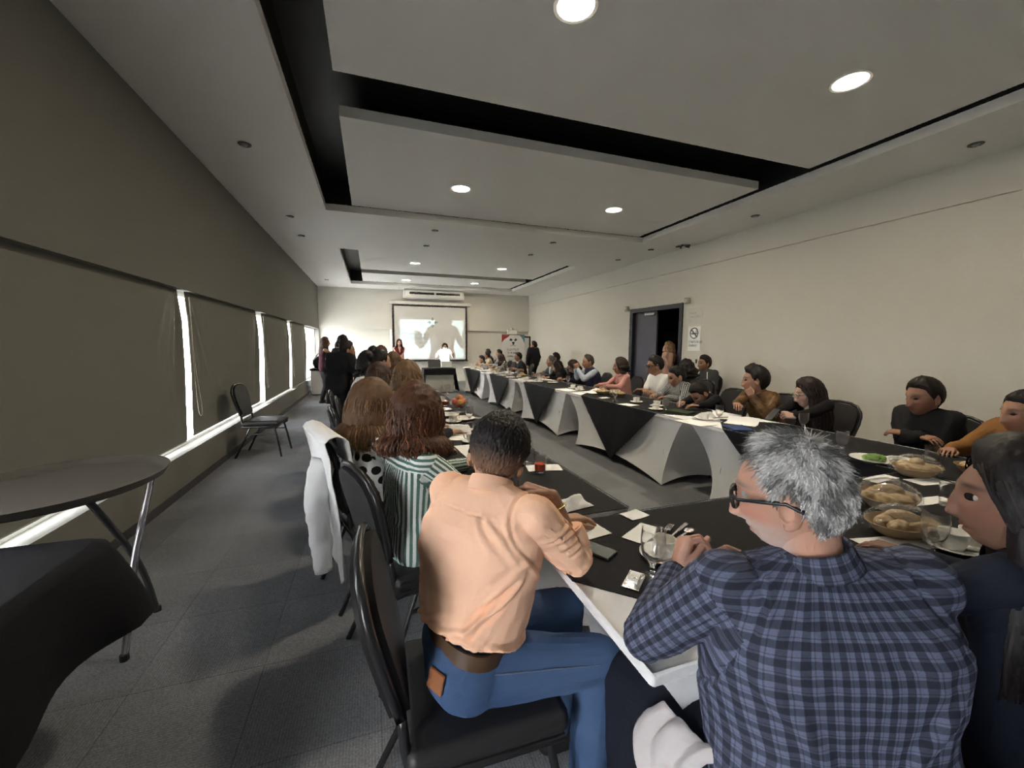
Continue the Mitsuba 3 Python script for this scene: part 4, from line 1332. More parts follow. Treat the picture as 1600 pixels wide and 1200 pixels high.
                lk = [bone((0, -0.105, 0.03), 0.03, (0, -0.135, -0.05), 0.034, 12), bone((0, -0.135, -0.05), 0.034, (0, -0.13, -0.18), 0.018, 12)]
            lk = [m for m in lk]
            hair_m = blend(lk, 0.016 if lod == 0 else 0.012 if lod == 1 else 0.008, 4 if lod == 0 else 10 if lod == 1 else 14)
            hm = union_all_([sh, hair_m])
            trimesh.smoothing.filter_laplacian(hm, lamb=0.5, iterations=(4, 8, 24)[lod])
            nn = meshkit.fbm(np.asarray(hm.vertices) * [90, 90, 16] + seed, 3, seed) - 0.5
            if st == 'curly':
                nn = 2.4 * (meshkit.fbm(np.asarray(hm.vertices) * 46 + seed, 3, seed) - 0.5) + 0.5 * nn
            qv = np.asarray(hm.vertices)
            keep = np.clip((np.linalg.norm(qv - skull(unit_rows(qv), False), axis=1) - 0.008) / 0.01, 0, 1)
            hm.vertices = qv + hm.vertex_normals * (nn * (0.007 if lod else 0.005) * keep)[:, None]
        hl = np.asarray(hm.vertices)
        c = hair_color(hm, hcol, seed, o.get('amp', 0.45), gray=gray)
        if fade:
            w = (sst(0.035, -0.045, hl[:, 2]) * fade)[:, None]
            c = c * (1 - w) + (skin * 0.55) * w
        part(k, 'hair', put_head(J, hm), 'hair', smooth=True, color=c)
        ns = o.get('strands', (0, 500, 3200)[lod] if st not in ('short', 'receding', 'bun') else 0)
        if ns:
            wd = o.get('sw', (0, 0.0045, 0.0026)[lod])
            az0_ = o.get('az0', {'long': 78, 'bob': 72, 'curly': 62}.get(st, 80))
            sp = {'long': o.get('spread', 0.006), 'bob': o.get('spread', 0.008), 'curly': o.get('spread', 0.045)}.get(st, 0.01)
            ln = o.get('len', {'long': 0.30, 'bob': 0.13, 'curly': 0.14}.get(st, 0.1))
            r_ = {'long': 0.022, 'bob': 0.022, 'curly': 0.030}.get(st, 0.02)
            t_ = o.get('t', 0.030)
            sm, ids = strands(ns, seed, ln + 0.01, sp + r_, az0_, (t_ * 0.55, t_ * 1.25 + 0.004), o.get('swave', 0.012 if st == 'curly' else 0.005), 62.0 if st == 'curly' else 24.0, wd, 0.0, down)
            rg = np.random.default_rng(seed)
            tone = rg.uniform(0.45, 1.6, ids.max() + 1) * np.where(rg.uniform(size=ids.max() + 1) < 0.16, 2.2, 1.0)
            part(k + '__hair', 'strands', put_head(J, sm), 'hair', smooth=True, color=np.clip(np.asarray(hcol)[None] * tone[ids][:, None], 0.002, 1))
            tag(f'{k}__hair__strands', kind='stuff')
    # ---- clothes
    if top is not None or topmat is not None:
        ms = torso_parts(J, topoff, seg, belly)
        for n in 'RL':
            ms += arm_parts(J, n, topoff * 0.85, seg, sleeve, sleeve_frac)
        sh = blend(ms, edge if lod < 2 else (fine or 0.0085), it, None if hem_at is None else (J['P'] + J['up'] * hem_at * s, J['up']))
        sh = wrinkle(sh, 0.009 if lod == 2 else 0.014, 13.0 if lod == 2 else 9.0, seed, (1, 1, 0.7) if lod == 2 else (1, 1, 1.4))
        if lod == 2:
            tf = folds[0] if folds else [(0.34, 60, 0.12, 25, 0.012, 0.006), (0.34, -60, 0.12, -25, 0.012, 0.006), (0.08, 80, 0.14, 20, 0.012, 0.006), (0.06, -80, 0.12, -20, 0.012, 0.006)]
            sf = folds[1] if folds else {q: [(0.20, -60, 0.27, 60, 0.009, 0.005), (0.16, -80, 0.24, 100, 0.009, 0.004), (0.24, -150, 0.27, 170, 0.008, 0.004)] for q in 'RL'}
            sh = fold(sh, J, tf, sf)
        tname = 'shirt'
        if topmat:
            segs = [(J['P'], J['S'], 0.52, -J['f2'], 0.145)]
            for n in 'RL':
                if sleeve != 'none':
                    segs.append((J['sh' + n], J['elb' + n], 1.0, J['f2'], 0.058))
                    segs.append((J['elb' + n], J['wri' + n], 1.0, J['f2'], 0.05))
            mm, nn, uv = seg_uv(sh, segs)
            scene[key(k + '__' + tname)] = ply_uv(mm, nn, uv, topmat)
        else:
            part(k, tname, sh, mat(top, 0.85, spec=0.15, sheen=0.2), smooth=True)
        if collar is not None:
            ax = unit(neck1 - neck0)
            n_ = 40
            e1 = unit(np.cross(ax, J['f2']))
            e2 = np.cross(e1, ax)
            rows = []
            nr = 0.055 * s
            for t, rr in ((0.045, nr + 0.016), (0.070, nr + 0.011), (0.104, nr + 0.008), (0.110, nr + 0.013), (0.090, nr + 0.019), (0.062, nr + 0.030), (0.056, nr + 0.026)):
                a = np.linspace(0, 2 * PI, n_, endpoint=False)
                fr = -np.sin(a)                                     # +1 in front (towards the chest)
                rows.append(neck0 + ax * ((t - 0.036) * s - 0.016 * np.clip(np.sin(a), -1, 1))[:, None] + (np.cos(a)[:, None] * e1 + np.sin(a)[:, None] * e2) * (rr * 1.04))
            VV = np.vstack(rows)
            FF = []
            R_ = len(rows)
            for i in range(R_):
                for j in range(n_):
                    a, b = i * n_ + j, i * n_ + (j + 1) % n_
                    c, d = ((i + 1) % R_) * n_ + (j + 1) % n_, ((i + 1) % R_) * n_ + j
                    FF += [[a, b, c], [a, c, d]]
            cm = trimesh.Trimesh(VV, FF, process=False)
            if isinstance(collar, str):
                mm, nn, uv = seg_uv(cm, [(neck0, neck1, 1.0, -J['f2'], 0.07)])
                scene[key(k + '__shirt__collar')] = ply_uv(mm, nn, uv, collar)
            else:
                part(k + '__shirt', 'collar', cm, mat(collar, 0.85, spec=0.15), smooth=50)
        if vest is not None:
            vm = blend(torso_parts(J, topoff + 0.014, seg, belly), edge, it)
            part(k, 'vest', vm, mat(vest, 0.8), smooth=True)
        if shirt_front is not None:
            z = [(J['C'] + J['f2'] * (0.115 * s * J['build'] + topoff) - J['up'] * 0.02 * s, 0.012), (J['N'] + J['f2'] * 0.066 * s + J['r2'] * 0.035 * s, 0.016), (J['N'] + J['f2'] * 0.066 * s - J['r2'] * 0.035 * s, 0.016)]
            part(k + '__shirt', 'shirt_front', blend([hull(z, 12)], 0.03, 2), mat(shirt_front, 0.85), smooth=True)
    if legs and bottom is not None:
        if skirt:
            ms = [hull([(J['hipR'], 0.11 * s), (J['hipL'], 0.11 * s), (J['P'], 0.12 * s), (J['kneeR'], 0.085 * s), (J['kneeL'], 0.085 * s)], seg)]
        else:
            ms = [hull([(J['P'] + J['r'] * q * 0.08 * s * J['build'], 0.112 * s * J['build'] + 0.006) for q in (-1, 1)] + [(J['P'] + J['up'] * 0.06 * s + J['r'] * q * 0.07 * s, 0.10 * s * J['build'] + 0.004) for q in (-1, 1)], seg)]
            for n in 'RL':
                ms += leg_parts(J, n, 0.012, seg, 0.97)
        tr = blend(ms, edge * 1.3, it)
        tr = wrinkle(tr, 0.012, 8.0, seed + 3)
        bm = bottom if isinstance(bottom, str) else mat(bottom, 0.85, spec=0.15)
        part(k, 'skirt' if skirt else 'trousers', tr, bm, smooth=True)
    if legs and shoe_on:
        for n in 'RL':
            part(k, 'shoe', blend(foot_parts(J, n, 0.003, 12), 0.02 if lod else 0, 3 if lod else 0), mat(shoes, 0.5), smooth=True)
    if glasses is not None:
        gm = []
        gx = 0.038
        wR, hR = (0.026, 0.019) if len(glasses) < 2 else glasses[1]
        for sg in (-1, 1):
            a = np.linspace(0, 2 * PI, 22, endpoint=False)
            se = 2.6
            ca, sa = np.cos(a), np.sin(a)
            pts = np.stack([sg * 0.034 + wR * np.sign(ca) * np.abs(ca) ** (2 / se), 0.096 + 0 * a - 0.10 * np.abs(sg * 0.034 + wR * ca) ** 1.0 * 0.35, 0.006 + hR * np.sign(sa) * np.abs(sa) ** (2 / se)], 1)
            gm.append(tube(pts, 0.0040 if lod == 2 else 0.0045, 8, closed=True))
            gm.append(tube([(sg * 0.062, 0.091, 0.014), (sg * 0.079, 0.078, 0.014), (sg * 0.084, 0.03, 0.012), (sg * 0.084, -0.005, 0.010), (sg * 0.083, -0.03, -0.006)], 0.0044 if lod == 2 else 0.004, 8))
            if len(glasses) > 2 and glasses[2]:
                lens = trimesh.Trimesh(np.vstack([pts, pts.mean(0)]), [[22, i, (i + 1) % 22] for i in range(22)], process=False)
                gm.append(lens)
        gm.append(tube([(-0.012, 0.100, 0.012), (0, 0.103, 0.014), (0.012, 0.100, 0.012)], 0.003, 6))
        part(k, 'glasses', put_head(J, cat(*gm)), mat(glasses[0], 0.3), smooth=True)
    if extra:
        extra(k, J)
    return k
# ---------------------------------------------------------------- who sits and stands where
TAN, BROWN, PALE, DARKSK = (0.42, 0.245, 0.165), (0.30, 0.165, 0.105), (0.52, 0.33, 0.25), (0.20, 0.11, 0.075)
BLK, DBR, BRN, GRY = (0.010, 0.008, 0.008), (0.028, 0.017, 0.012), (0.10, 0.055, 0.030), (0.30, 0.29, 0.28)


def seated(label, short, Hd, face, head, lean=12, side=0, hands=None, female=False, chair_label=None, s=None, pz=0.57, build=1.0, twist=0, chair_off=-0.06, **kw):
    """Hd: head centre; the pelvis follows from the lean. hands: {'R': (right, forward, z), ...} from the pelvis"""
    L = math.radians(lean)
    if s is None:
        s = (Hd[2] - pz) / (0.5 * math.cos(L) + 0.148)
        s = min(max(s, 0.82), 1.12)
    up = unit(V(0, 0, 1) * math.cos(L) + ang_vec(face) * math.sin(L) + V(math.cos(math.radians(face)), -math.sin(math.radians(face)), 0) * math.tan(math.radians(side)))
    off = up * 0.5 * s + unit(up + V(0, 0, 0.7)) * 0.15 * s + ang_vec(head[0]) * 0.025 * s + ang_vec(face) * 0.012 * s
    P = V(Hd[0] - off[0], Hd[1] - off[1], pz)
    J = skeleton(P, face, lean, side, s, twist, True, build, female, head, Hd)
    f, r = J['f'], J['r']
    hands = hands or {}
    for n in 'RL':
        sg = 1 if n == 'R' else -1
        h = hands.get(n, dict(at=(sg * 0.14, 0.42, 0.79)))
        q = h['at']
        tgt = V(*q['w']) if isinstance(q, dict) else P + r * q[0] + f * q[1]
        if not isinstance(q, dict):
            tgt[2] = q[2]
        arm(J, n, tgt, h.get('hint'), V(*h['dir']) if 'dir' in h else None if 'auto' in h else unit(f - r * sg * 0.5), h.get('dorsal'), h.get('curl', (18, 28, 20)), **h.get('kw', {}))
    k = person(J, label, short, **kw)
    if chair_label:
        c = P - f * chair_off
        chair(c[0], c[1], face, chair_label)
    return J


def standing(label, short, x, y, face, head, height=1.6, lean=2, hands=None, female=False, build=1.0, feet=(0.06, -0.06), twist=0, headpos=None, **kw):
    s = height / 1.68
    J = skeleton((x, y, 0.92 * s), face, lean, 0, s, twist, False, build, female, head, headpos, feet)
    f, r = J['f'], J['r']
    hands = hands or {}
    for n in 'RL':
        sg = 1 if n == 'R' else -1
        h = hands.get(n, dict(at=(sg * 0.24, 0.05, 0.86 * s)))
        q = h['at']
        tgt = V(*q['w']) if isinstance(q, dict) else V(x, y, 0) + r * q[0] + f * q[1]
        if not isinstance(q, dict):
            tgt[2] = q[2]
        arm(J, n, tgt, h.get('hint'), V(*h['dir']) if 'dir' in h else None, h.get('dorsal', r * sg), h.get('curl', (25, 30, 25)), **h.get('kw', {}))
    kw.setdefault('hs', 1.0)
    person(J, label, short, **kw)
    return J


def stripes_fn(w, a, b, duty=0.5, yoke=True):
    def fn(p, n, uv):
        c = uv.x
        if yoke:
            c = dr.select((uv.y > 0.37) & (uv.x < 1.5), uv.y, uv.x)
        t = dr.abs((c / w - dr.floor(c / w)) * 2 - 1)
        return mix(a, b, smoothstep(duty - 0.12, duty + 0.12, t))
    return fn


def plaid_fn(p, n, uv):
    def band(c, w):
        q = c / w - dr.floor(c / w)
        big = smoothstep(0.08, 0.14, q) * (1 - smoothstep(0.54, 0.60, q))
        thin = smoothstep(0.70, 0.73, q) * (1 - smoothstep(0.77, 0.80, q))
        return big, thin
    w = 0.027
    yoke = (uv.y > 0.38) & (uv.x < 1.5)
    a, ta = band(dr.select(yoke, uv.y, uv.x), w)
    b, tb = band(dr.select(yoke, uv.x, uv.y), w)
    base = mi.Color3f(0.112, 0.126, 0.190)
    c = base * (1 - 0.58 * a) * (1 - 0.50 * b)
    c = c * (1 - 0.35 * ta) * (1 - 0.35 * tb)
    return c * (0.9 + 0.2 * noise(uv.x * 900, uv.y * 900))


def polka_fn(p, n, uv):
    w = 0.072
    y = uv.y / w
    row = dr.floor(y)
    x = uv.x / w + 0.5 * (row - 2 * dr.floor(row / 2))
    cx, cy = dr.floor(x), row
    dx = x - cx - 0.5 + 0.22 * (cell_rand(cx, cy, 5) - 0.5)
    dy = y - cy - 0.5 + 0.22 * (cell_rand(cx, cy, 6) - 0.5)
    d = dr.sqrt(dx * dx + dy * dy)
    return mix((0.012, 0.012, 0.013), (0.70, 0.70, 0.69), smoothstep(0.33, 0.37, d))


def zebra_fn(p, n, uv):
    c = uv.x / 0.05 + 1.2 * fbm(uv.x * 14, uv.y * 14)
    t = dr.abs((c - dr.floor(c)) * 2 - 1)
    return mix((0.02, 0.02, 0.02), (0.55, 0.53, 0.48), smoothstep(0.45, 0.6, t))


def denim_fn(p, n, uv):
    f = fbm(p.x * 9, p.y * 9, p.z * 9)
    g = noise(p.x * 700, p.y * 700, p.z * 300)
    fade = smoothstep(0.35, 0.75, fbm(p.x * 4 + 3, p.y * 4, p.z * 4))
    return mix((0.030, 0.062, 0.145), (0.095, 0.155, 0.27), 0.25 * f + 0.35 * fade + 0.2 * g)


def leather_fn(p, n, uv):
    f = fbm(p.x * 16, p.y * 16, p.z * 16)
    return mix((0.075, 0.040, 0.018), (0.17, 0.095, 0.045), smoothstep(0.3, 0.7, f))


def cloth_proc(name, fn, rough=0.85):
    return named(name, {'type': 'twosided', 'bsdf': {'type': 'principled', 'base_color': mikit.proc(fn), 'roughness': rough, 'specular': 0.2}})


GREEN = cloth_proc('green_stripe', stripes_fn(0.024, (0.70, 0.76, 0.72), (0.085, 0.17, 0.145), 0.5))
BWS = cloth_proc('black_white_stripe', stripes_fn(0.026, (0.55, 0.55, 0.54), (0.022, 0.022, 0.028), 0.42, False))
PLAID = cloth_proc('navy_plaid', plaid_fn)
POLKA = cloth_proc('polka_dots', polka_fn)
ZEBRA = cloth_proc('zebra_print', zebra_fn)
DENIM = cloth_proc('denim', denim_fn)
LEATHER = cloth_proc('brown_leather', leather_fn, 0.42)

# ======== the man in the peach shirt (left foreground)
def peach_extra(k, J):
    belt = mat((0.075, 0.040, 0.022), 0.45)
    c = J['P'] + J['up'] * 0.085 * J['s']
    a = np.linspace(0, 2 * PI, 48, endpoint=False)
    ring = [c + J['r'] * math.cos(t) * 0.186 * J['s'] * J['build'] + np.cross(J['r'], J['up']) * -math.sin(t) * 0.118 * J['s'] * J['build'] for t in a]
    rows = []
    for o, h in ((0.0, -0.019), (0.006, -0.019), (0.006, 0.019), (0.0, 0.019)):
        rows.append(np.array([c + (p - c) * (1 + o / 0.14) + J['up'] * h for p in ring]))
    VV = np.vstack(rows)
    n = 48
    FF = []
    for i in range(4):
        for j in range(n):
            A, B = i * n + j, i * n + (j + 1) % n
            C, D = ((i + 1) % 4) * n + (j + 1) % n, ((i + 1) % 4) * n + j
            FF += [[A, B, C], [A, C, D]]
    part(k, 'belt', trimesh.Trimesh(VV, FF, process=False), belt, smooth=40)
    th = math.radians(46)
    q = c + (J['r'] * math.sin(th) * 0.186 - J['f'] * math.cos(th) * 0.118) * J['s'] * J['build'] * 1.07 - J['up'] * 0.046
    pat = tm(rbox(-0.030, 0.030, -0.004, 0.004, -0.024, 0.024, 0.003))
    M = np.eye(4)
    bk = unit(J['r'] * math.sin(th) / 0.186 - J['f'] * math.cos(th) / 0.118)
    M[:3, :3] = np.stack([np.cross(bk, J['up']), bk, J['up']], 1)
    M[:3, 3] = q + bk * 0.017
    pat.apply_transform(M)
    st = mat((0.10, 0.14, 0.22), 0.8)
    ln = []
    for t in np.linspace(0.05, 0.93, 16):
        p_ = J['hipR'] + (J['kneeR'] - J['hipR']) * t
        ln.append(p_ + unit(J['r'] + V(0, 0, 0.55)) * ((0.090 + (0.060 - 0.090) * t) * J['s'] * 1.03 + 0.0125))
    part(k + '__trousers', 'side_seam', tube(np.array(ln), 0.0022, 6), st, label='stitched side seam of the jeans')
    part(k + '__belt', 'leather_patch', pat, mat((0.26, 0.10, 0.04), 0.6), label='orange brown leather patch on the back of the jeans')
    w, e = J['wriR'], J['elbR']
    ax = unit(w - e)
    e1 = unit(np.cross(ax, V(0, 0, 1) + J['f']))
    e2 = np.cross(ax, e1)
    pc = w - ax * 0.035
    br = [pc + (e1 * math.cos(t) * 0.034 + e2 * math.sin(t) * 0.030) for t in np.linspace(0, 2 * PI, 26, endpoint=False)]
    part(k, 'bracelet', tube(np.array(br), 0.0026, 6, closed=True), named('gold', {'type': 'twosided', 'bsdf': {'type': 'roughconductor', 'material': 'Au', 'alpha': 0.2}}), label='thin gold bracelet')
    # rolled cuffs
    for n, fr in (('R', 0.36), ('L', 0.30)):
        e_, w_ = J['elb' + n], J['wri' + n]
        ax = unit(w_ - e_)
        p0 = e_ + (w_ - e_) * fr
        cuff = tube(np.array([p0 - ax * 0.05, p0 - ax * 0.045, p0, p0 + ax * 0.022, p0 + ax * 0.026, p0 + ax * 0.018]), [0.050, 0.058, 0.059, 0.056, 0.050, 0.044], 26)
        v = cuff.vertices
        cuff.vertices = v + (meshkit.fbm(v * 40, 3, 3)[:, None] - 0.5) * 0.008 * unit_rows(v - p0)
        part(k + '__shirt', 'rolled_cuff', cuff, mat((0.86, 0.53, 0.36), 0.85, spec=0.15, sheen=0.2), smooth=50)


JP = skeleton((0.235, 1.12, 0.57), 93, 13, -9, 0.92, -38, True, 1.06, False, (18, -16, 14), (0.375, 1.235, 1.105), knee_z=0.54)
arm(JP, 'R', (0.515, 1.11, 1.0), (0.35, -0.45, -1.0), (-0.62, 0.42, 0.18), (0.55, 0.35, 0.75), fingers=[(40, 30, 15), (48, 40, 20), (60, 50, 25), (70, 55, 25)], thumb_in=0.3)
JP['elbR'] = V(0.575, 1.055, 0.815)
arm(JP, 'L', (0.70, 1.375, 0.785), (0.1, 0.3, -1.0), (0.9, 0.12, -0.06), (0.05, 0.1, 1), curl=(16, 30, 25))
_rf = random.Random(4)
_tf = []
for i in range(9):                      # fan of creases from the right armpit down and across the back
    h0 = 0.345 - 0.022 * i
    _tf.append((h0, 84 - 2 * i, h0 - 0.13 - 0.05 * _rf.random(), 46 - 4 * i + 14 * _rf.random(), 0.0065, 0.0062))
for i in range(6):                      # the same, shorter, on the left
    h0 = 0.33 - 0.03 * i
    _tf.append((h0, -80 + 2 * i, h0 - 0.09 - 0.05 * _rf.random(), -44 + 5 * i, 0.0065, 0.005))
for i in range(10):                     # bunching above the belt
    a0 = -70 + 17 * i + 6 * _rf.random()
    _tf.append((0.065 + 0.03 * _rf.random(), a0, 0.075 + 0.05 * _rf.random(), a0 + 40, 0.006, 0.0058))
_tf += [(0.398, 50, 0.398, -50, 0.003, -0.003), (0.40, 36, 0.30, 70, 0.008, 0.005), (0.395, 20, 0.33, 44, 0.008, 0.004)]
_sr = [(0.03 + 0.03 * i, 175 - 8 * i, 0.10 + 0.027 * i, 60 - 12 * i, 0.006, 0.0058) for i in range(7)]
_sr += [(0.17 + 0.016 * i, -170, 0.19 + 0.016 * i, -40, 0.006, 0.006) for i in range(5)]
PEACH_FOLDS = (_tf, {'R': _sr, 'L': _sr, 'R2': [(0.0 + 0.02 * i, 180, 0.03 + 0.02 * i, 30, 0.006, 0.005) for i in range(4)]})
person(JP, 'man in a peach shirt and jeans, seen from behind, elbow on the black table', 'the man in the peach shirt', skin=(0.40, 0.225, 0.145), top=(0.86, 0.53, 0.36), bottom=DENIM, hair=('short', (0.010, 0.008, 0.008)), lod=2, hs=1.06, hem_at=0.085, folds=PEACH_FOLDS, fine=0.0055, topoff=0.018,
       sleeve_frac=0.30, collar=(0.86, 0.53, 0.36), glasses=((0.012, 0.012, 0.014),), extra=peach_extra, belly=0.02, beard=((0.03, 0.025, 0.022), 0.5), hairopts={'t': 0.030, 'taper': 0.02, 'fade': 0.75, 'wave': 0.004, 'freq': 44, 'tuft': 0.012})
chair(0.275, 1.12, 91, 'black banquet chair of the man in the peach shirt')

# ======== the man in the plaid shirt (right foreground)
def plaid_extra(k, J):
    rng = np.random.default_rng(5)
    n = 6500
    d = unit_rows(rng.normal(size=(n * 2, 3)))
    az = np.degrees(np.arctan2(np.abs(d[:, 0]), d[:, 1]))
    el = np.degrees(np.arcsin(d[:, 2]))
    ok = el > np.interp(az, *HAIRLINES['receding']) + 3
    d, el, az = d[ok][:n], el[ok][:n], az[ok][:n]
    base = skull(d, False)
    nrm = unit_rows(base * [1, 0.9, 0.8])
    comb = V(0, 0.75, -0.5) + 0 * d
    crown = unit_rows(d - V(0, -0.45, 0.85))           # radiates from the crown
    tang = crown - nrm * np.sum(crown * nrm, 1, keepdims=True)
    tang = unit_rows(tang) + rng.normal(scale=0.35, size=d.shape)
    ln = (0.009 + 0.011 * sst(-20, 50, el)) * rng.uniform(0.7, 1.2, len(d))
    lift = 0.008 + 0.007 * sst(10, 60, el)
    P0 = base + nrm * 0.004
    P1 = P0 + nrm * (lift * 0.7)[:, None] + tang * (ln * 0.35)[:, None]
    P2 = P0 + nrm * (lift * 0.85)[:, None] + tang * (ln * 1.0)[:, None]
    VV, FF, CC = [], [], []
    w = 0.0011
    sd = unit_rows(np.cross(tang, nrm))
    tone = rng.uniform(0.55, 1.35, len(d))
    dark = meshkit.fbm(d * 4.2, 3, 8)
    tone *= 1 - 0.72 * sst(0.46, 0.60, dark)
    pts = np.stack([P0 + sd * w, P0 - sd * w, P1 + sd * w, P1 - sd * w, P2, P0 + nrm * 0.002, P1 + nrm * 0.0018], 1)
    fidx = np.array([[0, 2, 6], [0, 6, 5], [5, 6, 3], [5, 3, 1], [2, 4, 6], [6, 4, 3], [0, 1, 3], [0, 3, 2], [2, 3, 4]])
    VV = pts.reshape(-1, 3)
    FF = (np.arange(len(d))[:, None, None] * 7 + fidx[None]).reshape(-1, 3)
    CC = np.repeat(np.array([[0.62, 0.61, 0.60]]) * tone[:, None], 7, 0)
    key_ = part(k + '__hair', 'strands', put_head(J, trimesh.Trimesh(VV, FF, process=False)), 'hair', smooth=True, color=np.clip(CC, 0.01, 1))
    tag(key_, 'short tousled grey strands', kind='stuff')


JG = skeleton((0.85, 0.475, 0.55), 24, 7, -4, 0.97, 0, True, 1.16, False, (-30, -12, -3), (0.80, 0.575, 1.165), knee_z=0.52, legspread=0.3, thigh_dir=-22)
arm(JG, 'L', (0.775, 0.85, 0.855), (-0.7, -0.15, -0.5), (0.30, 0.16, 0.62), (-0.75, 0.5, 0.35), fingers=[(62, 50, 30), (58, 55, 30), (62, 55, 30), (70, 55, 30)], thumb_in=0.6)
JG['elbL'] = V(0.575, 0.725, 0.80)
arm(JG, 'R', (0.985, 0.80, 0.865), (0.7, -0.3, -0.5), (-0.75, 0.45, 0.30), (0.15, 0.55, 0.8), fingers=[(52, 45, 25), (58, 55, 25), (62, 55, 30), (66, 55, 30)], thumb_in=0.6)
person(JG, 'grey-haired man in a navy plaid shirt and black glasses, right foreground', 'the man in the plaid shirt', skin=(0.46, 0.25, 0.18), topmat=PLAID, bottom=(0.012, 0.014, 0.022), hair=('receding', (0.36, 0.35, 0.34)), lod=2, hs=1.0, nose=1.35,
       collar=PLAID, glasses=((0.012, 0.012, 0.014), (0.027, 0.021)), extra=plaid_extra, belly=0.10, beard=((0.50, 0.48, 0.46), 0.9, 1), hairopts={'t': 0.013, 'taper': 0.3, 'wave': 0.004, 'freq': 30, 'tuft': 0.008, 'amp': 0.35}, sleeve_frac=0.90)
chair(0.86, 0.49, -10, 'black banquet chair of the man in the plaid shirt')

# ======== right edge, next to him
seated('woman with long dark hair at the right edge, beside the man in the plaid shirt', 'the dark-haired woman at the right edge', (1.45, 0.49, 1.10), 8, (-30, -4, 0), lean=8, female=True, skin=(0.20, 0.105, 0.072), top=(0.014, 0.017, 0.028),
       hair=('long', (0.008, 0.006, 0.006)), lod=2, hs=1.1, hairopts={'len': 0.36, 'spread': 0.012, 't': 0.036, 'az0': 82}, bottom=(0.02, 0.02, 0.03), chair_label='black banquet chair of the dark-haired woman at the right edge')

# ======== left row, backs to the camera
seated('woman with curly reddish brown hair in a green and white striped blouse', 'the woman in the green striped blouse', (0.19, 1.97, 1.115), 70, (28, -8, 0), lean=2, pz=0.53, female=True, skin=PALE, topmat=GREEN, hair=('curly', (0.075, 0.032, 0.018)), lod=2, hs=1.02,
       hairopts={'len': 0.10, 'spread': -0.012, 't': 0.056, 'amp': 0.6, 'wave': 0.014, 'swave': 0.009}, bottom=(0.018, 0.018, 0.02), collar=GREEN, chair_label='black banquet chair of the woman in the green striped blouse', eyes=False)
seated('woman with light brown shoulder-length hair in a white blouse with black polka dots', 'the woman in the polka dot blouse', (-0.01, 2.56, 1.085), 72, (42, -6, 0), lean=0, pz=0.50, female=True, skin=PALE, topmat=POLKA, hair=('bob', (0.115, 0.062, 0.034)), lod=2, hs=1.08,
       hairopts={'len': 0.15, 'spread': 0.010, 't': 0.055, 'amp': 0.35, 'curl': 0.010}, bottom=(0.02, 0.02, 0.022), chair_label='black banquet chair of the woman in the polka dot blouse, white jacket over its back', eyes=False)
seated('woman with wavy golden brown hair beyond the woman in the green striped blouse', 'the woman with wavy golden brown hair', (0.25, 3.20, 1.185), 80, (10, -5, 0), female=True, skin=TAN, top=(0.02, 0.02, 0.025), hair=('curly', (0.13, 0.075, 0.038)), lod=1, hairopts={'len': 0.10, 'spread': 0.010, 't': 0.036}, chair_label='black banquet chair of the woman with wavy golden brown hair')
seated('woman with smooth dark brown hair half hidden beyond the woman in the polka dot blouse', 'the woman with smooth dark brown hair', (0.05, 3.72, 1.16), 80, (20, -8, 0), female=True, skin=TAN, top=(0.025, 0.02, 0.02), hair=('bob', (0.045, 0.025, 0.016)), lod=1, hairopts={'len': 0.10}, chair_label='black banquet chair of the woman with smooth dark brown hair')
seated('woman in profile with dark hair tied back, dark jacket and white collar, left row', 'the woman in profile with tied-back dark hair', (0.08, 4.42, 1.28), 85, (62, -3, 0), female=True, skin=TAN, top=(0.014, 0.013, 0.015), hair=('bun', BLK), lod=1, shirt_front=(0.7, 0.7, 0.68), chair_label='black banquet chair of the woman in profile with tied-back dark hair')
seated('woman with a short black bob and white top, left row', 'the woman with the black bob', (-0.06, 5.05, 1.24), 85, (15, -4, 0), female=True, skin=TAN, top=(0.62, 0.62, 0.60), hair=('bob', BLK), lod=1, hairopts={'len': 0.09}, chair_label='black banquet chair of the woman with the black bob')
seated('person with light brown hair, left row, below the woman in the maroon vest', 'the person with light brown hair', (0.25, 5.35, 1.22), 85, (20, -4, 0), female=True, skin=TAN, top=(0.012, 0.012, 0.016), hair=('bob', (0.085, 0.045, 0.025)), lod=1, hairopts={'len': 0.06}, chair_label='black banquet chair of the person with light brown hair')
seated('person with reddish brown hair, farther along the left row', 'the person with reddish brown hair', (0.13, 6.3, 1.31), 85, (30, 0, 0), skin=TAN, top=(0.03, 0.025, 0.03), hair=('short', (0.06, 0.022, 0.014)), lod=0, chair_label='black banquet chair of the person with reddish brown hair')
seated('person with black hair and dark top, farthest along the left row', 'the farthest person of the left row', (0.02, 6.95, 1.30), 85, (25, 0, 0), skin=TAN, top=(0.02, 0.02, 0.02), hair=('short', BLK), lod=0, chair_label='black banquet chair of the farthest person of the left row')

# ======== standing at the left
standing('person standing in a dark suit with black hair tied back, in the left aisle', 'the standing person in the dark suit', -0.47, 6.42, 38, (72, -4, 0), 1.56, lean=4, top=(0.010, 0.010, 0.012), bottom=(0.009, 0.009, 0.011), hair=('short', BLK), skin=BROWN, female=False, build=1.12, lod=1,
         hands={'R': dict(at=(0.17, 0.22, 0.92), dir=(0.7, 0.5, 0.0), dorsal=(0, 0, 1)), 'L': dict(at=(-0.10, 0.26, 0.94), dir=(0.8, 0.3, 0), dorsal=(0, 0, 1))}, headpos=(-0.345, 6.46, 1.375), hs=1.08, topoff=0.022)
standing('person with curly black hair standing just beyond the person in the dark suit', 'the curly-haired person standing beyond the dark suit', -0.52, 8.2, 30, (10, 0, 0), 1.62, top=(0.012, 0.012, 0.014), bottom=(0.012, 0.012, 0.014), hair=('curly', BLK), skin=BROWN, female=True, lod=0, hairopts={'len': 0.05, 'spread': 0.02}, headpos=(-0.51, 8.22, 1.49))


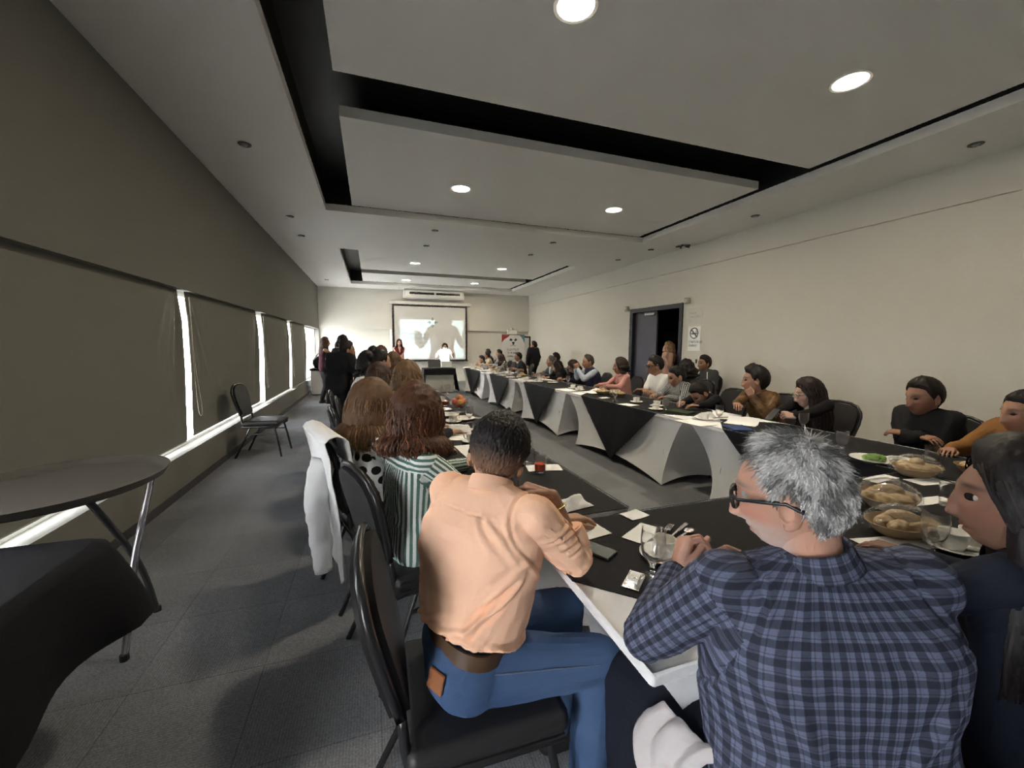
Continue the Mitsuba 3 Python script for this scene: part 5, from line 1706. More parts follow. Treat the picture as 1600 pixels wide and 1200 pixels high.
def phone_at(k, p, d):
    pass


standing('woman in a sleeveless burgundy top raising a phone near the bright far window', 'the woman raising a phone by the bright window', -1.12, 10.9, 75, (72, 2, 0), 1.60, female=True, top=(0.06, 0.02, 0.028), bottom=(0.02, 0.018, 0.02), hair=('long', (0.075, 0.045, 0.03)), skin=(0.36, 0.21, 0.15), sleeve='none', lod=1,
         hands={'R': dict(at=(0.06, 0.30, 1.36), dir=(0.3, 0, 0.9), dorsal=(0.8, -0.6, 0), hint=V(0.2, -0.3, -1.0)), 'L': dict(at=(-0.05, 0.30, 1.34), dir=(0.3, 0, 0.9), dorsal=(0.8, 0.6, 0), hint=V(0.1, 0.3, -1.0))}, hairopts={'len': 0.26})
standing('woman in a maroon vest standing with folded arms by the left edge of the screen', 'the woman in the maroon vest', 0.90, 14.85, 170, (172, 0, 0), 1.62, female=True, top=(0.10, 0.018, 0.022), bottom=(0.6, 0.6, 0.58), hair=('long', (0.05, 0.025, 0.018)), skin=(0.40, 0.23, 0.165), sleeve='none', lod=1,
         hands={'R': dict(at=(-0.10, 0.22, 1.00), dir=(-0.9, -0.3, 0.1), dorsal=(0, -1, 0.3)), 'L': dict(at=(0.10, 0.24, 0.98), dir=(0.9, -0.3, 0.1), dorsal=(0, -1, 0.3))}, hairopts={'len': 0.24}, shirt_front=(0.45, 0.28, 0.21))
standing('woman presenter with dark shoulder-length hair, white blouse and raised hands in the projector beam', 'the presenter', 2.32, 13.78, 184, (184, 2, 0), 1.56, female=True, top=(0.72, 0.72, 0.72), bottom=(0.10, 0.16, 0.22), hair=('long', (0.03, 0.012, 0.010)), skin=(0.46, 0.29, 0.21), sleeve='none', lod=1,
         hands={'R': dict(at=(0.30, 0.20, 1.06), dir=(0.1, -0.2, 0.9), dorsal=(0.2, 0.6, 0.2), hint=V(-0.6, 0.3, -0.9)), 'L': dict(at=(-0.27, 0.20, 1.08), dir=(-0.1, -0.2, 0.9), dorsal=(0, 0.6, 0.2), hint=V(0.6, 0.3, -0.9))}, hairopts={'len': 0.13}, headpos=(2.33, 13.74, 1.378), glasses=((0.015, 0.015, 0.015),), feet=(0.03, -0.03))

# ======== right row, from the far end to the near one
FOLD = {'R': dict(at=(0.06, 0.36, 0.80)), 'L': dict(at=(-0.08, 0.33, 0.80))}
CHEEK = lambda w, hint, d, dn: {'L': dict(at={'w': w}, hint=V(*hint), dir=d, dorsal=dn, curl=(70, 60, 40))}
seated('person with black hair leaning low over the far end of the right row', 'the person leaning low at the far end', (3.70, 14.05, 0.96), -90, (-70, -20, 0), lean=32, skin=TAN, top=(0.015, 0.015, 0.018), hair=('short', BLK), chair_label='black banquet chair of the person leaning low at the far end')
seated('black-haired person behind the man in the beige shirt, far end of the right row', 'the black-haired person behind the beige shirt', (4.10, 14.68, 1.18), -90, (-50, 0, 0), skin=TAN, top=(0.03, 0.03, 0.035), hair=('short', BLK), chair_label='black banquet chair of the black-haired person behind the beige shirt')
seated('man in a beige shirt with dark hair at the far end of the right row', 'the man in the beige shirt', (3.80, 13.7, 1.10), -90, (-55, -4, 0), skin=BROWN, top=(0.46, 0.40, 0.30), hair=('short', BLK), chair_label='black banquet chair of the man in the beige shirt')
seated('black-haired man in grey behind the woman in the zebra print', 'the man in grey at the far right row', (4.10, 13.27, 1.18), -90, (-60, -2, 0), skin=TAN, top=(0.30, 0.30, 0.31), hair=('short', BLK), chair_label='black banquet chair of the man in grey at the far right row')
seated('woman with dark brown hair in a black and cream zebra print top', 'the woman in the zebra print', (3.80, 12.1, 1.04), -90, (-40, -10, 0), lean=20, female=True, skin=TAN, topmat=ZEBRA, hair=('long', (0.03, 0.014, 0.012)), hairopts={'len': 0.14}, lod=1, chair_label='black banquet chair of the woman in the zebra print')
seated('man in a black polo shirt before the roll-up banner, arms on the table', 'the man in the black polo shirt', (3.90, 10.79, 1.13), -80, (-75, -5, 0), lean=14, skin=BROWN, top=(0.014, 0.017, 0.022), hair=('short', BLK), sleeve='short', lod=1, build=1.12, collar=(0.35, 0.33, 0.27),
       hands={'R': dict(at=(0.30, 0.34, 0.80)), 'L': dict(at=(-0.28, 0.30, 0.80))}, chair_label='black banquet chair of the man in the black polo shirt')
standing('man standing in black with his back turned, beside the roll-up banner', 'the man standing in black', 4.95, 12.25, -25, (-50, -2, 0), 1.62, top=(0.012, 0.013, 0.015), bottom=(0.010, 0.010, 0.012), hair=('short', BLK), skin=BROWN, build=1.15, lod=1, headpos=(4.97, 12.28, 1.455), hs=1.12)
seated('man with black hair behind the grey-haired man in the grey jacket', 'the black-haired man behind the grey jacket', (4.32, 9.22, 1.15), -90, (-60, 0, 0), skin=TAN, top=(0.02, 0.02, 0.022), hair=('short', BLK), lod=0, chair_label='black banquet chair of the black-haired man behind the grey jacket')
seated('grey-haired man in a grey jacket over a white shirt, right row', 'the grey-haired man in the grey jacket', (3.90, 8.57, 1.09), -90, (-62, -3, 0), skin=TAN, top=(0.13, 0.14, 0.15), hair=('receding', (0.10, 0.10, 0.10)), shirt_front=(0.65, 0.65, 0.64), lod=1, chair_label='black banquet chair of the grey-haired man in the grey jacket')
seated('woman with long straight dark hair and black jacket, beside the man in the grey jacket', 'the long-haired woman in the black jacket', (3.80, 8.02, 1.0), -90, (-58, -14, 0), lean=18, female=True, skin=PALE, top=(0.010, 0.009, 0.010), hair=('long', (0.015, 0.011, 0.010)), shirt_front=(0.66, 0.66, 0.64), hairopts={'len': 0.30, 'az0': 82}, lod=1, chair_label='black banquet chair of the long-haired woman in the black jacket')
seated('dark-haired woman bowing her head, left of the man in the navy vest', 'the woman bowing her head', (3.90, 7.46, 1.03), -90, (-85, -32, 0), lean=22, female=True, skin=TAN, top=(0.012, 0.010, 0.012), hair=('bob', (0.028, 0.013, 0.012)), lod=1, hairopts={'len': 0.07}, chair_label='black banquet chair of the woman bowing her head')
seated('balding man in a navy vest over a pale blue shirt, hands clasped at his mouth', 'the man in the navy vest', (3.90, 6.87, 1.15), -85, (-80, -8, 0), lean=14, skin=(0.36, 0.20, 0.13), top=(0.48, 0.54, 0.62), vest=(0.018, 0.018, 0.045), hair=('receding', (0.055, 0.045, 0.04)), lod=1, hs=1.15,
       hands={'R': dict(at={'w': (3.66, 6.92, 1.03)}, hint=V(-0.1, 0.4, -1.0), dir=(-0.25, -0.1, 0.9), dorsal=(-0.3, 0.9, 0.2), curl=(60, 60, 40)), 'L': dict(at={'w': (3.66, 6.83, 1.03)}, hint=V(-0.1, -0.4, -1.0), dir=(-0.25, 0.1, 0.9), dorsal=(-0.3, -0.9, 0.2), curl=(60, 60, 40))}, chair_label='black banquet chair of the man in the navy vest')
seated('woman with short dark brown hair in a salmon pink shirt', 'the woman in the pink shirt', (4.00, 5.95, 1.11), -85, (-55, -2, 0), lean=8, female=True, skin=BROWN, top=(0.56, 0.28, 0.24), hair=('bob', (0.022, 0.014, 0.011)), lod=1, hs=1.15, hairopts={'len': 0.02, 't': 0.032, 'az0': 90}, collar=(0.56, 0.28, 0.24), chair_label='black banquet chair of the woman in the pink shirt')
seated('man in a white t-shirt and dark glasses, arms folded on the table', 'the man in the white t-shirt', (4.00, 5.04, 1.17), -85, (-62, -10, 0), lean=12, skin=(0.30, 0.16, 0.105), top=(0.74, 0.74, 0.72), hair=('short', BLK), sleeve='short', lod=1, hs=1.2, build=1.12, glasses=((0.01, 0.01, 0.012), (0.026, 0.018), 1), hairopts={'t': 0.02, 'taper': 0.1},
       hands={'R': dict(at=(-0.06, 0.36, 0.80), dir=(-0.4, -0.9, 0)), 'L': dict(at=(0.06, 0.32, 0.81), dir=(-0.4, 0.9, 0))}, chair_label='black banquet chair of the man in the white t-shirt')
seated('woman with dark pulled-back hair in a black and white striped blouse, looking down', 'the woman in the black and white stripes', (3.90, 4.47, 1.05), -90, (-72, -18, 0), lean=12, female=True, skin=(0.33, 0.19, 0.13), topmat=BWS, hair=('bun', BLK), lod=1, hs=1.18, build=1.2,
       hands={'R': dict(at=(0.10, 0.40, 0.80)), 'L': dict(at=(-0.14, 0.40, 0.80))}, chair_label='black banquet chair of the woman in the black and white stripes')
seated('person with voluminous black hair behind the woman in the black and white stripes', 'the person with voluminous black hair', (4.62, 5.1, 1.10), -85, (-20, -4, 0), female=True, skin=TAN, top=(0.05, 0.05, 0.05), hair=('curly', BLK), lod=1, hs=1.15, hairopts={'len': 0.05, 'spread': 0.02}, chair_label='black banquet chair of the person with voluminous black hair')
seated('young man in a grey hoodie with white drawstrings sitting against the right wall', 'the man in the grey hoodie', (5.72, 5.86, 1.15), -115, (-80, -2, 0), lean=2, skin=(0.28, 0.155, 0.105), top=(0.055, 0.058, 0.062), hair=('short', (0.012, 0.009, 0.008)), lod=1, hs=1.18, build=1.1, topoff=0.024,
       hands={'R': dict(at=(0.02, 0.22, 0.80)), 'L': dict(at=(-0.02, 0.22, 0.78))}, hairopts={'t': 0.024},
       extra=lambda k, J: [part(k, 'drawstring', tube(bez([J['N'] + J['r2'] * sg * 0.07 + J['f2'] * 0.085 - J['up'] * 0.01, J['N'] + J['r2'] * sg * 0.085 + J['f2'] * 0.125 - J['up'] * 0.10, J['C'] + J['r2'] * sg * 0.095 + J['f2'] * 0.150 + J['up'] * 0.0, J['C'] + J['r2'] * sg * 0.10 + J['f2'] * 0.150 - J['up'] * 0.06], 6), 0.009, 6), mat((0.7, 0.7, 0.68), 0.8)) for sg in (-1, 1)], chair_label='black banquet chair of the man in the grey hoodie')
standing('blonde woman in a pink top standing in the dark doorway, hand at her face', 'the woman in the doorway', 6.22, 7.42, -75, (-70, 0, 0), 1.55, female=True, top=(0.42, 0.25, 0.20), bottom=(0.03, 0.03, 0.035), hair=('long', (0.20, 0.13, 0.075)), skin=PALE, lod=1, hs=1.2, headpos=(6.20, 7.40, 1.40),
         hands={'L': dict(at={'w': (6.02, 7.30, 1.24)}, hint=V(-0.2, -0.4, -1.0), dir=(0.15, 0.05, 0.9), dorsal=(-0.8, -0.5, 0.2), curl=(40, 40, 30))}, hairopts={'len': 0.20, 'az0': 84})
seated('man with dark hair in a dark suit bent low over the table, writing', 'the man bent low writing', (3.74, 3.88, 0.90), -90, (-82, -48, 0), lean=38, pz=0.55, skin=(0.36, 0.20, 0.135), top=(0.011, 0.011, 0.014), hair=('short', (0.010, 0.008, 0.008)), lod=1, hs=1.15, collar=(0.62, 0.62, 0.60),
       hands={'R': dict(at={'w': (3.30, 3.74, 0.80)}, dir=(-0.9, -0.2, -0.05), dorsal=(0, 0, 1), curl=(35, 45, 30)), 'L': dict(at={'w': (3.36, 3.55, 0.80)}, dir=(-0.8, 0.5, 0), dorsal=(0, 0, 1))}, chair_label='black banquet chair of the man bent low writing')
seated('man with swept-back black hair in a brown leather jacket, cheek on his fist', 'the man in the brown leather jacket', (3.93, 3.30, 1.095), -88, (-46, -4, 6), lean=22, skin=(0.38, 0.21, 0.14), topmat=LEATHER, hair=('short', (0.010, 0.008, 0.007)), lod=1, hs=1.22, build=1.08, collar=LEATHER, hairopts={'t': 0.032, 'taper': 0.5, 'tuft': 0.012},
       hands={'L': dict(at={'w': (3.74, 3.17, 0.95)}, hint=V(-0.35, -0.5, -1.0), dir=(-0.25, 0.35, 0.75), dorsal=(-0.9, -0.2, 0.2), curl=(80, 80, 45), kw=dict(thumb_in=0.6)), 'R': dict(at={'w': (3.14, 2.98, 0.80)}, hint=V(0, 0.6, -0.8), dir=(-0.6, -0.7, 0), dorsal=(0, 0, 1), curl=(35, 35, 25))}, chair_label='black banquet chair of the man in the brown leather jacket', topoff=0.02)
seated('woman with long dark hair, thin glasses and black jacket looking down at her hands', 'the woman with thin glasses', (3.93, 2.72, 1.02), -88, (-55, -14, 0), lean=14, female=True, skin=(0.50, 0.32, 0.25), top=(0.010, 0.009, 0.010), hair=('long', (0.016, 0.009, 0.008)), lod=1, hs=1.16, glasses=((0.30, 0.27, 0.22), (0.022, 0.019)), hairopts={'len': 0.34, 'az0': 84, 'spread': 0.012}, shirt_front=(0.55, 0.52, 0.44),
       hands={'R': dict(at={'w': (3.47, 2.74, 0.83)}, dir=(-0.8, -0.3, 0.2), dorsal=(0.2, 0.8, 0.5), curl=(45, 45, 30)), 'L': dict(at={'w': (3.45, 2.56, 0.83)}, dir=(-0.8, 0.4, 0.2), dorsal=(0.2, -0.8, 0.5), curl=(45, 45, 30))}, chair_label='black banquet chair of the woman with thin glasses')
seated('stocky man in a black jacket with folded arms, right side near the camera', 'the man in the black jacket with folded arms', (4.00, 1.90, 1.085), -88, (-70, -10, 0), lean=10, skin=(0.27, 0.14, 0.09), top=(0.013, 0.013, 0.014), hair=('short', (0.014, 0.010, 0.008)), lod=1, hs=1.2, build=1.25, topoff=0.024, hairopts={'t': 0.022},
       hands={'R': dict(at=(-0.10, 0.30, 0.815), dir=(-0.25, -0.9, 0.0), dorsal=(-0.3, 0, 1)), 'L': dict(at=(0.03, 0.25, 0.81), dir=(-0.2, 0.9, 0), dorsal=(-0.3, 0, 1))}, chair_label='black banquet chair of the man with folded arms')
seated('person in a tan jacket at the right edge of the picture, beyond the dark-haired woman', 'the person in the tan jacket', (3.92, 1.36, 1.05), -75, (-62, -6, 0), lean=10, skin=(0.32, 0.17, 0.11), top=(0.22, 0.105, 0.035), hair=('short', (0.012, 0.009, 0.008)), lod=1, hs=1.15, build=1.1, topoff=0.022, chair_label='black banquet chair of the person in the tan jacket')
# ================================================================ what lies on the tables
def cup_shapes():
    prof = [(0, 0.004), (0.022, 0.004), (0.024, 0), (0.027, 0.0), (0.029, 0.006), (0.038, 0.03), (0.041, 0.062), (0.0385, 0.062), (0.0355, 0.032), (0.026, 0.010), (0, 0.009)]
    body = lathe(prof, 26)
    hnd = tube(bez([(0.036, 0, 0.052), (0.058, 0, 0.053), (0.064, 0, 0.038), (0.055, 0, 0.022), (0.034, 0, 0.018)], 5), 0.0042, 8)
    return mikit.ply(body, 'china', smooth=40), mikit.ply(hnd, 'china', smooth=True)


CUP = cup_shapes()
COFFEE = mikit.ply(lathe([(0, 0.048), (0.0372, 0.048), (0, 0.047)], 20), mat((0.03, 0.015, 0.008), 0.2))
SAUCER = mikit.ply(lathe([(0, 0), (0.035, 0.0), (0.06, 0.007), (0.078, 0.014), (0.078, 0.017), (0.058, 0.011), (0.034, 0.004), (0, 0.004)], 30), 'china', smooth=40)
PLATE = mikit.ply(lathe([(0, 0), (0.07, 0.0), (0.10, 0.010), (0.125, 0.016), (0.125, 0.019), (0.098, 0.014), (0.07, 0.004), (0, 0.004)], 36), 'china', smooth=40)
GOBLET = mikit.ply(lathe([(0, 0.0), (0.034, 0.0), (0.035, 0.003), (0.010, 0.008), (0.0065, 0.02), (0.0075, 0.038), (0.012, 0.048), (0.028, 0.065), (0.036, 0.09), (0.0375, 0.12), (0.035, 0.155), (0.0335, 0.155), (0.0355, 0.12), (0.034, 0.092), (0.026, 0.069), (0.010, 0.054), (0, 0.052)], 30), 'glass', smooth=50)
TUMBLER = mikit.ply(lathe([(0, 0), (0.029, 0.0), (0.031, 0.004), (0.036, 0.105), (0.0342, 0.105), (0.0295, 0.010), (0, 0.009)], 28), 'glass', smooth=50)
JUICE = mikit.ply(lathe([(0, 0.012), (0.0285, 0.012), (0.0305, 0.05), (0, 0.05)], 24), 'red_juice', smooth=40)
named('water_fill', pr_((0.5, 0.5, 0.5), 0.1))


def at_(x, y, z=TZ + 0.0045, deg=0.0):
    return T4().translate([x, y, z]).rotate([0, 0, 1], deg)


_seen = {}
HOLD = []


def who(x, y):
    return min(PEOPLE, key=lambda p: (p[1] - x) ** 2 + (p[2] - y) ** 2)[0]


def lab(x, y, text):
    """label told apart by the nearest sitter; a second alike piece by the same sitter says so"""
    t = f'{text} in front of {who(x, y)}'
    n = _seen.get(t, 0)
    _seen[t] = n + 1
    if n:
        t = f'{("second", "third", "fourth", "fifth", "sixth")[min(n - 1, 4)]} {text} in front of {who(x, y)}'
    return t


def cup(x, y, deg=0, l=None, full=False):
    ks = thing('saucer', l.replace('cup', 'saucer under the cup') if l else lab(x, y, 'white saucer under the cup'), 'saucer', 'white saucers')
    scene[ks] = {**SAUCER, 'to_world': at_(x, y)}
    k = thing('coffee_cup', l or lab(x, y, 'white coffee cup'), 'cup', 'white coffee cups')
    reuse(k, 'bowl', CUP[0], at_(x, y, TZ + 0.009))
    reuse(k, 'handle', CUP[1], at_(x, y, TZ + 0.009, deg))
    if full:
        reuse(k, 'coffee', COFFEE, at_(x, y, TZ + 0.009))


def goblet(x, y, l=None):
    k = thing('water_goblet', l or lab(x, y, 'stemmed water glass'), 'glass', 'stemmed water glasses')
    scene[k] = {**GOBLET, 'to_world': at_(x, y)}


def tumbler(x, y, red=True, l=None):
    k = thing('tumbler', l or lab(x, y, 'tumbler of red juice' if red else 'clear empty tumbler'), 'glass', 'tumblers on the tables')
    reuse(k, 'glass', TUMBLER, at_(x, y))
    if red:
        reuse(k, 'juice', JUICE, at_(x, y))


def plate(x, y, l=None, r=1.0):
    k = thing('plate', l or lab(x, y, 'white plate'), 'plate', 'white plates')
    scene[k] = {**PLATE, 'to_world': at_(x, y).scale([r, r, 1])}


def sheet_paper(x, y, w, h, deg, l=None, m='paper', lift=0.0, curl=0.0, seed=0):
    k = thing('paper_sheet', l or lab(x, y, 'white sheet of paper'), 'paper', 'papers on the tables')
    def fn(u, v):
        X, Y = (u - 0.5) * w, (v - 0.5) * h
        z = lift + curl * (np.clip(u - 0.6, 0, 1) ** 2) * 2 + 0.0012 * np.sin(u * 5 + seed) + 0.0015
        return np.stack([X, Y, z], -1)
    add(k, sheet(fn, 9, 9, 0.0012), m, at=at_(x, y, TZ + 0.0055, deg))
    return k


def napkin(x, y, deg, l=None, s=1.0, seed=1):
    k = thing('napkin', l or lab(x, y, 'crumpled white cloth napkin'), 'napkin', 'white napkins')
    def fn(u, v):
        X, Y = (u - 0.5) * 0.22 * s, (v - 0.5) * 0.13 * s
        n = meshkit.fbm(np.stack([u * 4 + seed, v * 4, 0 * u], -1), 3, seed)
        ridge = G(v - 0.5 - 0.15 * np.sin(u * 5 + seed), 0.16) * (0.3 + 0.7 * u)
        z = 0.003 + (0.030 * ridge + 0.035 * n * np.sin(PI * u) * np.sin(PI * v) + 0.004) * s
        edge = np.minimum(np.minimum(u, 1 - u), np.minimum(v, 1 - v))
        return np.stack([X, Y, z * np.clip(edge * 9 + 0.15, 0, 1) + 0.002], -1)
    add(k, sheet(fn, 36, 28, 0.002), 'white_cloth', smooth=True, at=at_(x, y, TZ + 0.005, deg))


named('cling_film', {'type': 'thindielectric'})


def bread_basket(x, y, deg, l, n=6, seed=1, wrap=True, s=1.0):
    k = thing('bread_basket', l, 'bread basket', 'bread baskets')
    at = at_(x, y, TZ + 0.005, deg).scale(s)
    prof = [(0, 0.004), (0.075, 0.004), (0.10, 0.03), (0.118, 0.055), (0.114, 0.056), (0.096, 0.032), (0.072, 0.010), (0, 0.010)]
    b = lathe(prof, 30)
    b.apply_scale((1.25, 0.9, 1))
    part(k, 'dish', b, mat((0.30, 0.21, 0.11), 0.6), smooth=40, at=at)
    rng = random.Random(seed)
    for i in range(n):
        v, f = ico(3)
        a = 2 * PI * i / max(1, n - 1)
        c = V(0.062 * math.cos(a), 0.045 * math.sin(a), 0.047) if i < n - 1 else V(0, 0, 0.075)
        q = v * [0.055, 0.034, 0.028]
        q = q * (1 + 0.25 * (meshkit.fbm(v * 2.5 + i * 3 + seed, 3, i)[:, None] - 0.5))
        R = rng.uniform(0, PI)
        q = np.stack([q[:, 0] * math.cos(R) - q[:, 1] * math.sin(R), q[:, 0] * math.sin(R) + q[:, 1] * math.cos(R), q[:, 2]], 1) + c
        col = mix_col((0.34, 0.22, 0.10), (0.52, 0.41, 0.26), meshkit.fbm(q * 60, 2, 4))
        part(k, 'bread_roll', trimesh.Trimesh(q, f, process=False), 'vertex_cloth', smooth=True, color=col, at=at)
    if wrap:
        v, f = ico(4)
        keep = v[:, 2] > -0.05
        q = v * [0.150, 0.112, 0.085] * (1 + 0.35 * (np.abs(meshkit.fbm(v * 7.5 + seed, 4, seed) - 0.5))[:, None])
        q[:, 2] = np.maximum(q[:, 2], 0) + 0.034
        tail = sst(0.75, 1.0, v[:, 0])
        q[:, 0] += tail * 0.06
        q[:, 2] -= tail * 0.02
        ff = f[keep[f].all(1)]
        part(k, 'plastic_wrap', trimesh.Trimesh(q, ff, process=True), 'cling_film', smooth=60, at=at)


def mix_col(a, b, t):
    t = np.clip((t - 0.3) / 0.4, 0, 1)[:, None]
    return np.asarray(a) * (1 - t) + np.asarray(b) * t


# ---- near the man in the peach shirt and the man in the plaid shirt
goblet(0.80, 0.985, 'stemmed water glass beside the sleeve of the man in the plaid shirt')
cup(0.915, 1.075, 200, 'white cup behind the stemmed glass of the man in the plaid shirt')
k = thing('wrapped_napkin', 'small crinkled clear packet beside the stemmed glass of the man in plaid', 'packet')
def crinkle(u, v):
    n = meshkit.fbm(np.stack([u * 5, v * 5, 0 * u], -1), 3, 4)
    return np.stack([(u - 0.5) * 0.10, (v - 0.5) * 0.05, 0.004 + 0.022 * n * np.sin(PI * u) * np.sin(PI * v)], -1)
part(k, 'film', sheet(crinkle, 22, 14, 0.001), named('silver_film', {'type': 'twosided', 'bsdf': {'type': 'roughconductor', 'material': 'Al', 'alpha': 0.12}}), at=at_(0.735, 0.985, TZ + 0.005, 40))
part(k, 'napkin', box(-0.028, 0.028, -0.015, 0.015, 0.004, 0.016), 'paper', at=at_(0.735, 0.985, TZ + 0.005, 40))
for i, (a, nm, x, y) in enumerate([(35, 'fork', 1.03, 1.205), (28, 'knife', 1.055, 1.185), (24, 'spoon', 1.075, 1.165)]):
    k = thing(nm, f'steel {nm} of the cutlery lying beyond the cup of the man in the plaid shirt', nm)
    part(k, 'handle', tm(rbox(-0.10, 0.035, -0.005, 0.005, 0, 0.005, 0.002)), 'chrome', at=at_(x, y, TZ + 0.012, a))
    if nm == 'fork':
        part(k, 'tines', cat(*[box(0.035, 0.09, q - 0.0015, q + 0.0015, 0.001, 0.004) for q in (-0.009, -0.003, 0.003, 0.009)], box(0.03, 0.04, -0.0105, 0.0105, 0.001, 0.004)), 'chrome', at=at_(x, y, TZ + 0.012, a))
    elif nm == 'knife':
        part(k, 'blade', extrude([(0.035, -0.006), (0.12, -0.008), (0.13, 0.002), (0.12, 0.007), (0.035, 0.006)], 0.002), 'chrome', at=at_(x, y, TZ + 0.014, a))
    else:
        m = trimesh.creation.icosphere(subdivisions=2)
        m.apply_scale((0.026, 0.017, 0.005))
        m.apply_translation((0.058, 0, 0.003))
        part(k, 'bowl', m, 'chrome', smooth=True, at=at_(x, y, TZ + 0.014, a))
sheet_paper(0.955, 1.245, 0.17, 0.08, 30, 'white card under the cutlery beyond the stemmed glass', seed=1)
sheet_paper(1.03, 1.395, 0.10, 0.075, 12, 'white card at the inner corner between the left row and the head table', seed=2)
sheet_paper(0.73, 1.33, 0.21, 0.14, 8, 'white paper under the hand of the man in the peach shirt', seed=3)
sheet_paper(0.64, 1.72, 0.20, 0.16, 20, 'white paper behind the head of the man in the peach shirt', seed=4, lift=0.006)
sheet_paper(0.93, 2.12, 0.20, 0.12, -12, 'white card under the red juice behind the head of the man in the peach shirt', seed=5)
sheet_paper(0.67, 2.62, 0.26, 0.34, 4, 'large cream sheet of paper in front of the woman in the green striped blouse', seed=6)
sheet_paper(0.58, 3.06, 0.20, 0.22, -10, 'white folded paper in front of the woman in the polka dot blouse', seed=7)
sheet_paper(0.95, 0.90, 0.16, 0.20, 35, 'white paper under the hands of the man in the plaid shirt', seed=8)
k = thing('envelope', 'tan envelope propped under the hands of the man in the plaid shirt', 'envelope')
part(k, 'sleeve', tm(rbox(-0.06, 0.06, -0.004, 0.004, 0, 0.05, 0.003)), mat((0.42, 0.30, 0.13), 0.6), at=T4().translate([0.93, 0.875, TZ + 0.012]).rotate([0, 0, 1], -30).rotate([1, 0, 0], -35))
k = thing('sugar_packet', 'small white packet held between the fingers of the man in the plaid shirt', 'packet')
part(k, 'sachet', tm(rbox(-0.018, 0.018, -0.002, 0.002, -0.03, 0.03, 0.0018)), 'paper', at=T4().translate([0.868, 0.862, 0.885]).rotate([0, 0, 1], -35))
napkin(0.81, 1.57, 12, 'white cloth napkin beside the bracelet wrist of the man in the peach shirt', 0.9, 3)
k = thing('smartphone', 'dark smartphone on the black table at the elbow of the man in the peach shirt', 'phone')
part(k, 'body', tm(rbox(-0.036, 0.036, -0.075, 0.075, 0, 0.009, 0.004)), 'black_metal', at=at_(0.715, 1.19, TZ + 0.005, 30))
part(k, 'display', box(-0.033, 0.033, -0.070, 0.070, 0.009, 0.0095), mat((0.02, 0.035, 0.045), 0.35, spec=0.2), at=at_(0.715, 1.19, TZ + 0.005, 30))
tumbler(0.88, 2.06, True, 'tumbler of red juice behind the head of the man in the peach shirt')
goblet(0.865, 2.24, 'stemmed water glass just beyond the head of the man in the peach shirt')
tumbler(0.76, 3.05, True, 'tumbler of red juice beside the napkin of the woman in the green striped blouse')
cup(0.68, 2.86, 150, 'white cup in front of the woman in the green striped blouse')
napkin(0.64, 3.30, -20, 'large crumpled white napkin in front of the woman in the polka dot blouse', 1.25, 5)
cup(0.69, 3.66, 20, 'white cup beyond the crumpled napkin of the woman in polka dots')
goblet(0.83, 3.60, 'stemmed water glass beyond the crumpled napkin on the left row')
plate(0.80, 3.78, 'white plate with leftovers near the fruit bowl')
plate(0.70, 4.04, 'white plate in front of the woman with smooth dark brown hair')
plate(0.68, 4.36, 'white plate in front of the woman in profile on the left row')
tumbler(0.80, 4.70, True, 'tumbler of red juice beyond the fruit bowl')
cup(0.80, 5.05, 40, 'white cup far along the left row')
goblet(0.98, 5.6, 'stemmed water glass far along the left row')
# fruit bowl: glass, on a foot
k = thing('fruit_bowl', 'glass fruit bowl on a foot with red and orange fruit on the left row', 'bowl')
part(k, 'bowl', lathe([(0, 0), (0.055, 0), (0.056, 0.004), (0.012, 0.012), (0.012, 0.035), (0.05, 0.05), (0.095, 0.09), (0.115, 0.15), (0.111, 0.15), (0.091, 0.093), (0.048, 0.055), (0, 0.046)], 32), 'glass', smooth=50, at=at_(0.86, 4.22))
for i, (dx, dy, dz, r, c) in enumerate([(0, 0, 0.085, 0.036, (0.55, 0.07, 0.04)), (0.045, 0.01, 0.11, 0.033, (0.66, 0.20, 0.05)), (-0.042, 0.015, 0.112, 0.034, (0.60, 0.10, 0.05)), (0.005, -0.045, 0.11, 0.032, (0.70, 0.34, 0.10)), (0, 0.045, 0.125, 0.034, (0.72, 0.45, 0.16)), (0.01, 0.0, 0.15, 0.034, (0.66, 0.24, 0.08))]):
    kk = thing('fruit', f'{["red", "orange", "red", "yellow orange", "yellow", "orange red"][i]} fruit in the glass bowl, {["lowest", "right", "left", "front", "back", "topmost"][i]} one', 'fruit')
    m = trimesh.creation.icosphere(subdivisions=3, radius=r)
    m.apply_translation((dx, dy, dz))
    part(kk, 'flesh', m, mat(c, 0.35), smooth=True, at=at_(0.86, 4.22))
    part(kk, 'stem', tube([(dx, dy, dz + r * 0.95), (dx + 0.003, dy, dz + r + 0.006)], 0.002, 5), mat((0.06, 0.04, 0.02), 0.7), at=at_(0.86, 4.22))

# ---- the head table and the near right table
bread_basket(2.17, 1.12, 20, 'largest plastic-wrapped bread basket, right of the head of the man in the plaid shirt', 7, 1, s=1.0)
bread_basket(1.90, 0.93, -8, 'bread basket under plastic wrap nearest the collar of the man in the plaid shirt', 6, 2, s=0.9)
bread_basket(2.86, 1.36, 10, 'plastic-wrapped bread basket beside the small white bowl on the head table', 6, 3, s=0.95)
bread_basket(3.22, 1.26, 60, 'bread basket half hidden beyond the face of the dark-haired woman', 5, 4, False, s=0.8)
k = thing('white_bowl', 'small white bowl behind the wrapped bread in front of the man in the black jacket', 'bowl')
part(k, 'bowl', lathe([(0, 0), (0.03, 0), (0.045, 0.02), (0.058, 0.05), (0.055, 0.05), (0.042, 0.022), (0.028, 0.006), (0, 0.006)], 26), 'china', smooth=40, at=at_(2.99, 1.50))
cup(1.93, 0.795, 120, 'white cup beside the face of the dark-haired woman at the right edge')
cup(2.02, 0.78, 20, 'second white cup by the face of the dark-haired woman, right edge')
